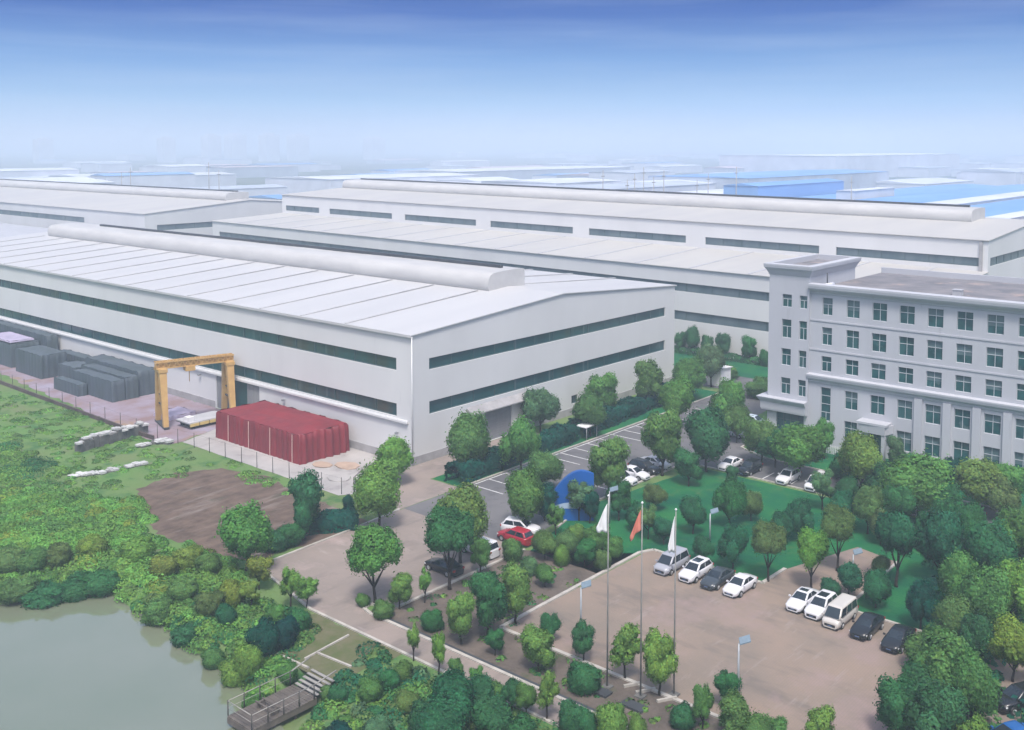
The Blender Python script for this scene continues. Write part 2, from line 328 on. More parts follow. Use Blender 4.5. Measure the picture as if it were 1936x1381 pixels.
sheet('plaza', [(54.3, 3), (73.6, 3), (73.6, 30.9), (85, 31.2), (86, 35.0), (77.6, 37.5), (73.6, 37.6), (73.6, 48.3), (54.3, 48.3)], .020, M_paver)
drv = [(47.12, 2), (49.4, 2), (49.4, 57.4), (49.7, 58.3), (50.5, 58.5), (51.2, 57.9), (51.4, 56.6), (66.5, 56.6), (66.5, 71.9), (60.3, 71.3), (49.7, 70.9), (48.6, 68.1), (47.15, 61.2)]
sheet('driveway', drv, .020, M_drive)
sheet('car_park_asphalt', [(66.5, 57.4), (78, 59.2), (97, 59.2), (97, 2), (104, 2), (104, 53.5), (106, 57.4), (112.5, 58), (112.5, 62), (125, 63), (150, 66), (139, 73), (139, 165), (130, 165), (130, 72.3), (75.5, 71.8), (66.5, 71.9)], .024, M_asph)
sheet('warehouse_apron', [(66.0, 72.0), (74.4, 72.0), (74.4, 76.3), (95, 76.6), (95, 80.9), (66.5, 80.9)], .016, M_drive, .05)
sheet('concrete_yard', [(64.8, 79.5), (66.4, 78.5), (76.3, 81), (76.3, 112), (64.6, 108)], .020, M_conc, .06)
sheet('red_spoil_yard', [(63.6, 108), (76.3, 112), (76.3, 200), (66.0, 200), (66.4, 165), (64.6, 140), (62.6, 112)], .018, M_spoil, .3)
def kerb(pts, w=.16, h=.12, name='kerb'):
    mb = MB()
    for a, b in zip(pts, pts[1:]): mb.beam((a[0], a[1], h/2-.01), (b[0], b[1], h/2-.01), w, h+.02)
    return tag(mb.build(name, M_kerb), kind='structure')
kerb([(54.2, 4), (54.2, 48.4), (72.4, 48.6), (73.7, 48.0), (73.7, 37.7), (77.5, 37.6)], .3)
kerb([(73.7, 4), (73.7, 30.8), (85, 31.1)], .22)
kerb([(47.0, 2), (47.0, 61.2), (48.5, 68.2), (49.6, 70.95), (60.3, 71.45), (66, 71.95)], .22)
kerb([(49.5, 2), (49.5, 57.3), (49.75, 58.25), (50.5, 58.42), (51.1, 57.8), (51.4, 56.5), (66.4, 56.5)], .26)
kerb([(97, 4), (97, 57), (95.6, 59), (78, 59.1), (72.4, 57.6)], .2)
kerb([(104.1, 4), (104.1, 53), (106, 57.2), (110, 57.4), (112.5, 56.6)], .2)
kerb([(75, 71.95), (130, 72.4)], .2)
gut = MB(); gut.box(49.68, 49.95, 2, 57, 0, .05); tag(gut.build('gutter', M_dark), kind='structure')
# painted bays
ln = MB()
def line(x0, y0, x1, y1, w=.12): ln.beam((x0, y0, .027), (x1, y1, .027), w, .006)
for x in (75.9, 78.4, 81.0, 83.5, 86.1, 88.6, 90.6, 93.1, 95.6, 98.1, 100.6, 103.1, 105.6, 108.1, 110.6): line(x, 67.4, x, 71.6)
line(75.8, 71.6, 111, 71.75)
for x in (80.5, 84, 87.5, 91, 94.5): line(x, 59.4, x, 62.8)
for y in (29, 32, 35, 38, 41, 44, 47, 50, 53): line(97.2, y, 100.0, y)
for x in (112, 115, 118, 121): line(x, 66, x, 70.5)
tag(ln.build('bay_markings', M_line), kind='structure')
# old kerb outlines by the pond
kb = kerb([(41.5, 58.4), (43.9, 58.7)], .14); kerb([(41.2, 57.4), (41.4, 54.2)], .16); kerb([(42.0, 55.4), (43.1, 55.5), (46.2, 55.8)], .14); kerb([(43.1, 55.4), (43.4, 52.2)], .14)
sheet('pond_path', [(40.9, 51.6), (46.9, 51.0), (46.9, 60.5), (43.5, 61), (41.0, 58.5)], .010, mat('dry_grass', (.14, .13, .08), .95, col2=(.09, .11, .045), scale=.6, detail=6, bump=.5, spec=.1), .25)
# ------------------------------------------------------------------ the front warehouse
def strip_window(parent, plane, at, u0, u1, z0, z1, dep, glass, step=3.6, zs=0, label=None):
    """a long strip: frame with mullions > pane.  plane 'X' (faces -X, u is Y) or 'Y' (faces -Y, u is X)"""
    fr = MB(); pn = MB()
    def bx(mb, a, b, c, d, d0, d1):
        if plane == 'X': mb.box(at+d0, at+d1, a, b, c, d)
        else: mb.box(a, b, at+d0, at+d1, c, d)
    bx(fr, u0, u1, z0, z0+.09, dep-.12, dep); bx(fr, u0, u1, z1-.09, z1, dep-.12, dep)
    k = max(1, round((u1-u0)/step))
    for i in range(k+1):
        c = u0+(u1-u0)*i/k; c = min(max(c, u0+.045), u1-.045); w = .07 if i % 4 == 0 else .03; bx(fr, c-w, c+w, z0+.09, z1-.09, dep-.11, dep)
    if plane == 'X': pn.quad((at+dep-.03, u1, z0), (at+dep-.03, u0, z0), (at+dep-.03, u0, z1), (at+dep-.03, u1, z1))
    else: pn.quad((u0, at+dep-.03, z0), (u1, at+dep-.03, z0), (u1, at+dep-.03, z1), (u0, at+dep-.03, z1))
    f = fr.build('window', M_frame, parent)
    me = pn.mesh('pane', glass, tuple(parent_world(parent))); link('pane', me, f)
    if label: f['label'] = label
    return f
def ventilator(parent, xc, hw, y0, y1, zb, ht, slot0=None, slot1=None, name='roof_ventilator'):
    """the long curved ridge ventilator with a dark throat along its top"""
    prof = [(-.90, 0), (-.97, .12), (-1.0, .3), (-1.0, .5), (-.96, .68), (-.88, .84), (-.74, .94), (-.5, .985), (-.25, 1.0), (.1, 1.02), (.5, 1.02), (.9, 1.0), (.97, .96), (.98, .7), (.98, .25), (.98, 0)]
    mb = MB(); k = max(2, int((y1-y0)/6)); rr = random.Random(3)
    rings = []
    for i in range(k+1):
        y = y0+(y1-y0)*i/k; j = rr.uniform(-.012, .012)
        rings.append([(xc+a*hw*(1+j), y, zb+b*ht*(1+j)) for a, b in prof])
    mb.loft(rings[::-1] if False else rings, closed=False, cap=False)
    for ring in (rings[0], rings[-1]):
        b = len(mb.v); mb.v += ring; mb.f.append(list(range(b, b+len(ring)))[::(-1 if ring is rings[-1] else 1)]); mb.mi.append(0); mb.sm.append(False)
    v = mb.build(name, M_drum, parent)
    s = MB(); a0 = slot0 if slot0 is not None else y0+2; a1 = slot1 if slot1 is not None else y1-8
    s.box(xc+.28*hw, xc+.42*hw, a0, a1, zb+ht*.98, zb+ht*1.17)
    me = s.mesh('vent_slot', M_dark, tuple(parent_world(v))); link('vent_slot', me, v)
    return v
AX0, AX1, AY0, AY1, AE, AR = 76.3, 129.3, 81.0, 224.0, 14.3, 16.0
A = thing('warehouse', 'long white factory hall in front with dark strip windows and a curved ridge ventilator', 'factory hall', (AX0, AY0, 0))
mb = MB()
o1 = [(2.5, 141, 5.05, 6.5), (2.5, 141, 10.2, 11.6), (28.2, 37.9, 0.02, 4.4)]
facade(mb, (AX0, AY1, 0), (0, -1, 0), (-1, 0, 0), AY1-AY0, AE, [((AY1-AY0)-b, (AY1-AY0)-a, c, d) for a, b, c, d in o1], .35)
o2 = [(2.6, 50.5, 5.2, 6.65), (2.6, 50.5, 10.2, 11.5), (11.6, 16.6, .02, 4.2), (28.3, 29.7, 1.4, 2.5)]
facade(mb, (AX0, AY0, 0), (1, 0, 0), (0, -1, 0), AX1-AX0, AE, o2, .35)
xm = (AX0+AX1)/2
mb.add([(AX0, AY0, AE), (AX1, AY0, AE), (xm, AY0, AR)], [(0, 1, 2)]); mb.add([(AX1, AY1, 0), (AX0, AY1, 0), (AX0, AY1, AE), (xm, AY1, AR), (AX1, AY1, AE)], [(0, 1, 2, 3, 4)])
mb.quad((AX1, AY0, 0), (AX1, AY1, 0), (AX1, AY1, AE), (AX1, AY0, AE))
mb.build('wall', M_clad, A)
pl = MB(); pl.box(AX0-.06, AX0, AY0-.06, AY0+28, 0, .9); pl.box(AX0-.06, AX0, AY0+38.2, AY1, 0, .9); pl.box(AX0, AX0+11.4, AY0-.06, AY0, 0, .9); pl.box(AX0+16.8, AX1, AY0-.06, AY0, 0, .9)
pl.build('plinth', M_base, A)
rf = MB()
def slope(mb, xa, za, xb, zb, y0, y1, th=.12, mi=0, zf=lambda y: 0):
    ya, yb = y0, y1
    vs = [(xa, ya, za+zf(ya)), (xb, ya, zb+zf(ya)), (xb, yb, zb+zf(yb)), (xa, yb, za+zf(yb))]; vs += [(x, y, z-th) for x, y, z in vs]
    mb.add(vs, [(0, 1, 2, 3), (7, 6, 5, 4), (0, 4, 5, 1), (1, 5, 6, 2), (2, 6, 7, 3), (3, 7, 4, 0)], mi)
slope(rf, AX0-.25, AE+.17, xm, AR+.18, AY0-.2, AY1+.2); slope(rf, xm, AR+.18, AX1+.25, AE+.17, AY0-.2, AY1+.2)
y = AY0+10.9
while y < AY1:
    for xa, za, xb, zb in ((AX0-.2, AE+.21, xm-4.4, AR-.08), (xm+4.4, AR-.08, AX1+.2, AE+.21)):
        rf.beam((xa, y, za+.02), (xb, y, zb+.10), .34, .08, 1)
    y += 8.3
rf.build('roof', [M_roofw, mat('roof_joint', (.47, .468, .475), .6, var=.15, scale=.5)], A)
fs = MB(); fs.box(AX0-.34, AX0-.251, AY0-.2, AY1+.2, AE-.12, AE+.16); fs.build('gutter', M_roofw, A)
ventilator(A, 102.6, 3.75, 90.4, 216, 15.75, 2.6, 92.5, 203)
strip_window(A, 'X', AX0, AY0+2.5, AY0+141, 5.05, 6.5, .3, M_glassA); strip_window(A, 'X', AX0, AY0+2.5, AY0+141, 10.2, 11.6, .3, M_glassA)
strip_window(A, 'Y', AY0, AX0+2.6, AX0+50.5, 5.2, 6.65, .3, M_glassA); strip_window(A, 'Y', AY0, AX0+2.6, AX0+50.5, 10.2, 11.5, .3, M_glassA)
strip_window(A, 'Y', AY0, AX0+28.3, AX0+29.7, 1.4, 2.5, .3, M_glassA, .7)
lb = MB(); lb.box(AX0-.32, AX0, AY0+.6, AY1, 4.55, 4.78); lb.box(AX0-.2, AX0, AY0+.6, AY1, 4.78, 4.86); lb.build('ledge', M_clad, A)
dn = MB(); dn.tube([(AX0-.12, AY0-.12, .2), (AX0-.12, AY0-.12, AE)], .08); dn.build('downpipe', M_clad, A)
d = MB(); d.box(AX0+11.6, AX0+16.6, AY0+.2, AY0+.3, .02, 4.2)
for i in range(14): d.box(AX0+11.6, AX0+16.6, AY0+.17, AY0+.2, .1+i*.3, .13+i*.3)
d.build('roller_door', M_door, A)
cn = MB(); cn.add([(AX0+8.6, AY0-.9, 4.05), (AX0+19.2, AY0-.9, 4.05), (AX0+19.2, AY0-.01, 4.75), (AX0+8.6, AY0-.01, 4.75), (AX0+8.6, AY0-.9, 3.92), (AX0+19.2, AY0-.9, 3.92), (AX0+19.2, AY0-.01, 4.5), (AX0+8.6, AY0-.01, 4.5)], [(0, 1, 2, 3), (7, 6, 5, 4), (0, 4, 5, 1), (1, 5, 6, 2), (3, 7, 4, 0)])
cn.build('canopy', M_base, A)
tq = MB(); tq.box(AX0+.25, AX0+.3, AY0+28.2, AY0+37.9, .02, 4.4); tq.build('doorway', M_teal, A, ).update_tag()
for a, b in ((35.0, 37.9), (28.2, 31.0)):
    q = MB(); q.box(AX0+.1, AX0+.2, AY0+a, AY0+b, .02, 4.4)
    for i in range(5): yy = AY0+a+(b-a)*(i+.5)/5; q.box(AX0+.07, AX0+.1, yy-.03, yy+.03, .1, 4.3)
    q.build('sliding_door', M_door, A)
for (x, y, z, fy) in ((AX0-.35, AY0+22.8, 3.6, 0), (AX0-.35, AY0+2.2, 3.3, 0), (AX0-.35, AY0+41.5, 4.0, 0), (AX0+19.6, AY0-.35, 2.2, 1)):
    q = MB(); q.tube([(x+.33*(1-fy), y+.33*fy, z), (x, y, z+.05)], .03); q.box(x-.13, x+.13, y-.16, y+.16, z-.12, z+.12); q.build('wall_lamp', M_steel, A)

# ------------------------------------------------------------------ the hall behind: low aisle and high nave
ZF = lambda y: 1.45*(y-50)/180
BX1, BX2, BX3, BYa, BYb = 150., 172., 224., 50., 234.
Bt = thing('high_hall', 'white hall behind with a low cream-roofed aisle and separate grey windows under its high eave', 'factory hall', (BX1, BYa, 0))
mb = MB()
def lean(mb):
    k0 = len(mb.v)
    ho = [(2, BYb-BYa-3, 5.0, 6.55), (2, BYb-BYa-3, 9.9, 11.35)]
    facade(mb, (BX1, BYb, 0), (0, -1, 0), (-1, 0, 0), BYb-BYa, 13.8, [((BYb-BYa)-b, (BYb-BYa)-a, c, d) for a, b, c, d in ho], .35)
    return k0
lean(mb)
wl = [(232.4, 217.9), (213.6, 189.4), (184.8, 161.0), (156.6, 133.0), (128.8, 105.4), (101.1, 78.2), (75.1, 51.3)]
hb = [(BYb-a, BYb-b, 1.7, 3.1) for a, b in wl]
facade(mb, (BX2, BYb, 14.0), (0, -1, 0), (-1, 0, 0), BYb-BYa, 5.8, hb, .35)
hr = [(1.2, 50, 1.7, 3.1)]
facade(mb, (BX2, BYa, 14.0), (1, 0, 0), (0, -1, 0), BX3-BX2, 5.8, hr, .35)
mb.quad((BX2, BYa, 0), (BX3, BYa, 0), (BX3, BYa, 14), (BX2, BYa, 14))
mb.add([(BX1, BYa, 0), (BX2, BYa, 0), (BX2, BYa, 14.9), (BX1, BYa, 13.8)], [(0, 1, 2, 3)])
xm2 = 198.
mb.add([(BX2, BYa, 19.8), (BX3, BYa, 19.8), (xm2, BYa, 21.4)], [(0, 1, 2)]); mb.add([(BX3, BYb, 0), (BX1, BYb, 0), (BX1, BYb, 13.8), (BX2, BYb, 14.9), (BX2, BYb, 19.8), (xm2, BYb, 21.4), (BX3, BYb, 19.8)], [(0, 1, 2, 3, 4, 5, 6)])
mb.quad((BX3, BYa, 0), (BX3, BYb, 0), (BX3, BYb, 19.8), (BX3, BYa, 19.8))
mb.v = [(x, y, z+(ZF(y)*min(1, z/5))) for x, y, z in mb.v]
mb.build('wall', M_clad, Bt)
r1 = MB(); slope(r1, BX1-.3, 13.98, BX2, 14.98, BYa-.2, BYb, zf=ZF)
y = BYa+8
while y < BYb: r1.beam((BX1-.2, y, 14.02+ZF(y)), (BX2, y, 15.02+ZF(y)), .4, .10, 1); y += 11
r1.build('aisle_roof', [M_roofc, M_seam], Bt)
r2 = MB(); slope(r2, BX2-.3, 20.0, xm2, 21.55, BYa-.2, BYb, zf=ZF); slope(r2, xm2, 21.55, BX3+.3, 20.0, BYa-.2, BYb, zf=ZF); r2.build('nave_roof', M_roofc, Bt)
for a, b, c, d in ((BYa+2, BYb-3, 5.0, 6.55), (BYa+2, BYb-3, 9.9, 11.35)):
    f = strip_window(Bt, 'X', BX1, a, b, c, d, .3, M_glassB, 5)
    for ob in (f, f.children[0]):
        for v in ob.data.vertices: wz = v.co.z; v.co.z += ZF(v.co.y+BYa)*min(1, wz/5)
for b, a in wl:
    f = strip_window(Bt, 'X', BX2, a, b, 15.7, 17.1, .3, M_glassB, 4)
    for ob in (f, f.children[0]):
        for v in ob.data.vertices: v.co.z += ZF(v.co.y+BYa)
strip_window(Bt, 'Y', BYa, BX2+1.2, BX2+50, 15.7, 17.1, .3, M_glassB, 4)
dp = MB(); dp.box(BX2-.3, BX2, BYa+.8, BYa+1.3, 14.4, 19.7); dp.build('downpipe', M_base, Bt)
vB = ventilator(Bt, 196.5, 4.0, 59, 238 if False else 233, 20.9, 2.6, 61, 231)
for ob in (vB, vB.children[0]):
    for v in ob.data.vertices: v.co.z += ZF(v.co.y+BYa)

# ------------------------------------------------------------------ the far-left hall and the low shed before it
Ct = thing('far_hall', 'white hall far behind with its gable turned this way and a long ridge ventilator', 'factory hall', (140, 252, 0))
CX0, CX1, CY0, CY1, CE, CR = 140., 205., 250., 450., 16.9, 19.3
cm = (CX0+CX1)/2; mb = MB()
facade(mb, (CX0, CY1, 0), (0, -1, 0), (-1, 0, 0), CY1-CY0, CE, [(30, CY1-CY0-33, 13.1, 14.6)], .35)
facade(mb, (CX0, CY0, 0), (1, 0, 0), (0, -1, 0), CX1-CX0, CE, [(3.5, 20.5, 12.4, 13.9)], .35)
mb.add([(CX0, CY0, CE), (CX1, CY0, CE), (cm, CY0, CR)], [(0, 1, 2)]); mb.add([(CX1, CY1, 0), (CX0, CY1, 0), (CX0, CY1, CE), (cm, CY1, CR), (CX1, CY1, CE)], [(0, 1, 2, 3, 4)])
mb.quad((CX1, CY0, 0), (CX1, CY1, 0), (CX1, CY1, CE), (CX1, CY0, CE)); mb.build('wall', M_clad, Ct)
rf = MB(); slope(rf, CX0-.3, CE+.15, cm, CR+.15, CY0-.2, CY1); slope(rf, cm, CR+.15, CX1+.3, CE+.15, CY0-.2, CY1); rf.build('roof', M_roofc, Ct)
strip_window(Ct, 'X', CX0, CY0+33, CY1-30, 13.1, 14.6, .3, M_glassB, 6); strip_window(Ct, 'Y', CY0, CX0+3.5, CX0+20.5, 12.4, 13.9, .3, M_glassB, 6)
ventilator(Ct, cm, 4.0, 256, 440, CR-.3, 2.4)
Dt = thing('low_shed', 'low pale shed beyond the far end of the front factory hall', 'shed', (104, 240, 0))
mb = MB(); mb.box(104, 134, 236, 330, 0, 11.2); mb.build('wall', M_clad, Dt)
rf = MB(); slope(rf, 103.6, 11.3, 119, 12.2, 235.6, 330.4); slope(rf, 119, 12.2, 134.4, 11.3, 235.6, 330.4); rf.build('roof', M_seam, Dt)

# ------------------------------------------------------------------ the office block
OX, OYa, OYb, OXb = 113., 2., 52.3, 134.5
O = thing('office_building', 'five-storey grey stone office block with corner tower, heavy cornices and white-framed windows', 'office building', (OX, OYb, 0))
cols = [47.15-3.05*i for i in range(15)]; rows = [(1.2, 3.4), (4.8, 6.9), (8.8, 10.55), (11.9, 13.95), (15.4, 17.4)]
wins = []
for i, c in enumerate(cols):
    for k, (a, b) in enumerate(rows):
        w = .82 if c < 46 else .75
        if i == 1 and k == 0: continue
        wins.append((c-w, c+w, a, b))
for a, b in rows[2:]: wins.append((50.2-.6, 50.2+.6, a, b))
wins.append((49.6, 50.8, 3.0, 6.9))
door = (43.4, 45.0, .02, 2.9)
holes = [(OYb-b, OYb-a, c, d) for a, b, c, d in wins+[door]]
mb = MB(); facade(mb, (OX, OYb, 0), (0, -1, 0), (-1, 0, 0), OYb-OYa, 18.2, holes, .3)
mb.quad((OX, OYa, 0), (OXb, OYa, 0), (OXb, OYa, 18.2), (OX, OYa, 18.2)); mb.quad((OXb, OYa, 0), (OXb, OYb, 0), (OXb, OYb, 18.2), (OXb, OYa, 18.2)); mb.quad((OXb, OYb, 0), (OX+12, OYb, 0), (OX+12, OYb, 18.2), (OXb, OYb, 18.2))
# pilasters of the two lower storeys
for i in range(len(cols)):
    c = cols[i]-1.52
    if i == 0 or i == 1: continue
    mb.box(OX-.25, OX-.002, c-.42, c+.42, 0, 7.35)
for z in (11.15, 14.6): mb.box(OX-.08, OX-.002, OYa, OYb-.05, z, z+.18)
mb.build('wall', M_off, O)
TY0, TY1, TX = 52.3, 57.4, 112.7
tw = [(54.5, 55.7, 15.9, 17.4), (54.5, 55.7, 12.2, 14.4), (54.5, 55.7, 8.9, 10.9), (54.5, 55.7, 5.45, 7.4), (52.55, 53.5, 15.9, 17.4), (52.55, 53.5, 12.2, 14.4), (52.55, 53.5, 8.9, 10.9), (52.55, 53.5, 5.45, 7.4)]
ent = (52.7, 56.2, .02, 3.2)
mb = MB(); facade(mb, (TX, TY1, 0), (0, -1, 0), (-1, 0, 0), TY1-TY0, 20.3, [(TY1-b, TY1-a, c, d) for a, b, c, d in tw+[ent]], .3)
mb.quad((TX, TY0, 18.2), (TX+13, TY0, 18.2), (TX+13, TY0, 20.3), (TX, TY0, 20.3)); mb.quad((TX+13, TY1, 0), (TX, TY1, 0), (TX, TY1, 20.3), (TX+13, TY1, 20.3)); mb.quad((TX+13, TY0, 0), (TX+13, TY1, 0), (TX+13, TY1, 20.3), (TX+13, TY0, 20.3))
mb.box(TX, OX-.003, TY0-.002, TY0, 0, 18.2)
mb.build('tower', M_off, O)
def cornice(mb, pts, prof):
    """a profile (out, z) swept along an L of wall corners given as (x, y, outward dir)"""
    rings = [[(x+nx_*o, y+ny_*o, z) for o, z in prof] for x, y, nx_, ny_ in pts]
    mb.loft(rings, closed=False, cap=False, smooth=False)
prof = [(0, 17.75), (.12, 17.8), (.2, 18.0), (.5, 18.2), (.72, 18.45), (.78, 18.75), (.78, 18.95), (-.05, 19.0), (-.3, 19.0), (-.3, 18.1)]
mb = MB(); cornice(mb, [(OX, OYa, -1, 0), (OX, OYb-.02, -1, 0)][::-1], prof)
mb.loft([[(OX-o, OYb-.02, z) for o, z in prof]], cap=False) if False else None
b = len(mb.v); mb.v += [(OX-o, OYb-.02, z) for o, z in prof]; mb.f.append(list(range(b, b+len(prof)))); mb.mi.append(0); mb.sm.append(False)
mb.box(OXb-.3, OXb, OYa, OYb, 18.2, 18.9)
mb.build('cornice', M_off, O)
prof2 = [(0, 19.6), (.1, 19.8), (.28, 20.2), (.5, 20.5), (.55, 20.8), (.55, 20.95), (.0, 21.0), (-.22, 21.0), (-.22, 20.35)]
mb = MB(); q = .7071*1.414
cornice(mb, [(TX, TY0, -1, -1), (TX, TY1, -1, 1), (TX+13, TY1, 1, 1), (TX+13, TY0, 1, -1), (TX, TY0, -1, -1)], prof2); 
mb.build('tower_cornice', M_off, O)
mb = MB(); mb.box(OX+.3, OXb-.3, OYa, OYb, 18.0, 18.2); mb.build('roof', M_offroof, O)
mb = MB(); mb.box(TX+.22, TX+12.8, TY0+.22, TY1-.22, 20.2, 20.35); mb.build('tower_roof', M_offroof, O)
for i in (3, 8, 11):
    yy = 47-i*3.05; mb = MB(); x0 = OX+5+(i*37 % 11); mb.box(x0, x0+.9, yy-.5, yy+.4, 18.2, 18.5+.1*(i % 4)); mb.box(x0-.06, x0+.96, yy-.56, yy+.46, 18.5+.1*(i % 4), 18.56+.1*(i % 4)); mb.build('roof_vent', M_seam, O)
mb = MB(); mb.tube([(OX+2.5, 51.4, 18.2), (OX+2.5, 51.4, 20.0)], .08); mb.build('roof_mast', M_dark, O)
mb = MB(); mb.tube([(OX+1.5, 51.2, 18.55), (OX+3.6, 51.2, 18.55)], .28); mb.build('water_tank', M_white, O)
prof3 = [(0, 7.3), (.1, 7.35), (.18, 7.6), (.42, 7.85), (.5, 8.15), (.5, 8.3), (0, 8.42)]
mb = MB(); cornice(mb, [(OX, OYb+.1, -1, 0), (OX, OYa, -1, 0)], prof3); b = len(mb.v); mb.v += [(OX-o, OYb+.1, z) for o, z in prof3]; mb.f.append(list(range(b, b+len(prof3)))); mb.mi.append(0); mb.sm.append(False)
mb.build('band_cornice', M_off, O)
prof4 = [(0, 3.25), (.55, 3.3), (.6, 3.5), (.65, 4.3), (.95, 4.75), (1.0, 4.9), (.1, 4.95), (0, 4.95)]
mb = MB(); cornice(mb, [(TX, TY0-.05, -1, 0), (TX, TY1, -1, 1), (TX+13, TY1, 0, 1)], prof4)
b = len(mb.v); mb.v += [(TX-o, TY0-.05, z) for o, z in prof4]; mb.f.append(list(range(b, b+len(prof4)))[::-1]); mb.mi.append(0); mb.sm.append(False)
mb.build('entrance_canopy', M_off, O)
mb = MB(); mb.add([(OX-.01, 46.0, 2.95), (OX-1.5, 45.6, 2.95), (OX-1.6, 42.6, 2.95), (OX-.01, 42.2, 2.95), (OX-.01, 46.0, 3.9), (OX-1.6, 45.6, 3.9), (OX-1.7, 42.6, 3.9), (OX-.01, 42.2, 3.9)], [(0, 3, 2, 1), (4, 5, 6, 7), (0, 1, 5, 4), (1, 2, 6, 5), (2, 3, 7, 6)])
mb.box(OX-1.5, OX-1.1, 45.2, 45.6, 0, 2.95); mb.box(OX-1.5, OX-1.1, 42.6, 43.0, 0, 2.95); mb.box(OX-1.7, OX-.01, 42.4, 45.8, 3.9, 4.15)
mb.build('porch', M_off, O)
wmesh = {}
def owin(c, w, a, b, plane):
    key = (round(w, 2), round(b-a, 2))
    if key not in wmesh:
        f = MB(); h = b-a; fw = .028
        f.box(0, .06, -w, w, 0, fw); f.box(0, .06, -w, w, h-fw, h); f.box(0, .06, -w, -w+fw, fw, h-fw); f.box(0, .06, w-fw, w, fw, h-fw)
        nt_ = [.62] if h < 3 else [.25, .5, .75]
        for t in nt_: f.box(0, .06, -w+fw, w-fw, h*t-.035, h*t+.035)
        f.box(0.002, .058, -.03, .03, fw, h*(nt_[0])-.035); 
        if w > .7: f.box(0.002, .058, -.025, .025, h*nt_[-1]+.035, h-fw)
        p = MB(); p.quad((.04, w, 0), (.04, -w, 0), (.04, -w, h), (.04, w, h))
        wmesh[key] = (f.mesh('window', M_wfr), p.mesh('pane', M_wgl))
    fm, pm = wmesh[key]
    wo = link('window', fm, O, Vector((plane+.2, c, a))-O.location); link('pane', pm, wo)
    r = random.Random(int(c*91+a*37))
    if r.random() < .55:
        k2 = ('blind', round(w, 2), round(b-a, 2), r.choice((.38, .38, .38, .6))); 
        if k2 not in wmesh: q_ = MB(); q_.quad((.034, w-.05, (b-a)*(1-k2[3])), (.034, -w+.05, (b-a)*(1-k2[3])), (.034, -w+.05, (b-a)-.05), (.034, w-.05, (b-a)-.05)); wmesh[k2] = q_.mesh('blind', M_blind)
        link('blind', wmesh[k2], wo)
for a, b, c, d in wins: owin((a+b)/2, (b-a)/2, c, d, OX)
for a, b, c, d in tw: owin((a+b)/2, (b-a)/2, c, d, TX)
for nm, (a, b, c, d), pl_ in (('glass_door', door, OX), ('entrance_glazing', ent, TX)):
    f = MB(); k = 2 if b-a < 2 else 4
    for i in range(k+1): yy = a+(b-a)*i/k; f.box(pl_+.18, pl_+.24, max(a, yy-.04), min(b, yy+.04), c, d)
    f.box(pl_+.185, pl_+.235, a, b, d*.72, d*.72+.07)
    fo = f.build(nm, M_frame, O); p = MB(); p.quad((pl_+.22, b, c), (pl_+.22, a, c), (pl_+.22, a, d), (pl_+.22, b, d)); link('pane', p.mesh('pane', M_wgl, tuple(O.location)), fo)

# ------------------------------------------------------------------ industrial land beyond, in the haze
M_bluef = mat('hazed_blue_roof', (.11, .27, .56), .6, col2=(.17, .34, .62), scale=.05, stretch=(.3, 1, 1)); M_palef = mat('hazed_pale_far', (.60, .63, .70), .8, var=.2, scale=.05); M_pinkf = mat('pink_far', (.50, .42, .46), .8, var=.2, scale=.05); M_greyf = mat('hazed_grey_far', (.42, .47, .55), .8, var=.25, scale=.05)  # far blue, pale and grey are lightened: part of the haze is in the colour
def shed(x0, x1, y0, y1, h, rm, wm_, label, group=None, rise=1.2, name='far_shed', cat='shed'):
    t = thing(name, label, cat, (x0, y0, 0), 0, group)
    mb = MB(); mb.box(x0, x1, y0, y1, 0, h); mb.build('wall', wm_, t)
    r_ = MB(); ym = (y0+y1)/2
    vs = [(x0-.4, y0-.4, h+.1), (x1+.4, y0-.4, h+.1), (x1+.4, ym, h+rise), (x0-.4, ym, h+rise), (x1+.4, y1+.4, h+.1), (x0-.4, y1+.4, h+.1)]
    r_.add(vs, [(0, 1, 2, 3), (3, 2, 4, 5), (0, 3, 5), (1, 4, 2)]); r_.build('roof', rm, t); return t
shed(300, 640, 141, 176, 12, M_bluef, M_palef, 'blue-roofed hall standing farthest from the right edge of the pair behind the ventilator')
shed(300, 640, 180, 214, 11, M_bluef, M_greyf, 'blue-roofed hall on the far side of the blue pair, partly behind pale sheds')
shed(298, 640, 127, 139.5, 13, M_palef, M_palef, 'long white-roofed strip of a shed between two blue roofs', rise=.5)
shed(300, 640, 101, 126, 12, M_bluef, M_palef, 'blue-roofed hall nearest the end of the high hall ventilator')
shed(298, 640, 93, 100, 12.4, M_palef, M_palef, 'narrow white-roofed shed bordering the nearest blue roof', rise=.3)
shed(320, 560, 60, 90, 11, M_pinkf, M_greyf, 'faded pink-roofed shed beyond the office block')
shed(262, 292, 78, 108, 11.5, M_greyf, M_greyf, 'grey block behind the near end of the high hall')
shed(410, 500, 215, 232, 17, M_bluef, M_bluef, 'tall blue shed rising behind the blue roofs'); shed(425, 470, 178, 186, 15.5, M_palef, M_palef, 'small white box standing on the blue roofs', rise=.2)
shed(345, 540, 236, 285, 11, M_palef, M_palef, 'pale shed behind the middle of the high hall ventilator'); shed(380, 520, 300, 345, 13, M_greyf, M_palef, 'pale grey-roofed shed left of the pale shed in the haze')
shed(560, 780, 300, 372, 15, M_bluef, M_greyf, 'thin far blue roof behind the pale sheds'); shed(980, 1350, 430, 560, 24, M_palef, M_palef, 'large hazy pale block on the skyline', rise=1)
shed(420, 560, 520, 590, 13, M_palef, M_palef, 'white-roofed shed behind the far end of the high hall'); shed(640, 900, 620, 700, 12, M_palef, M_greyf, 'long low pale shed in mid haze')
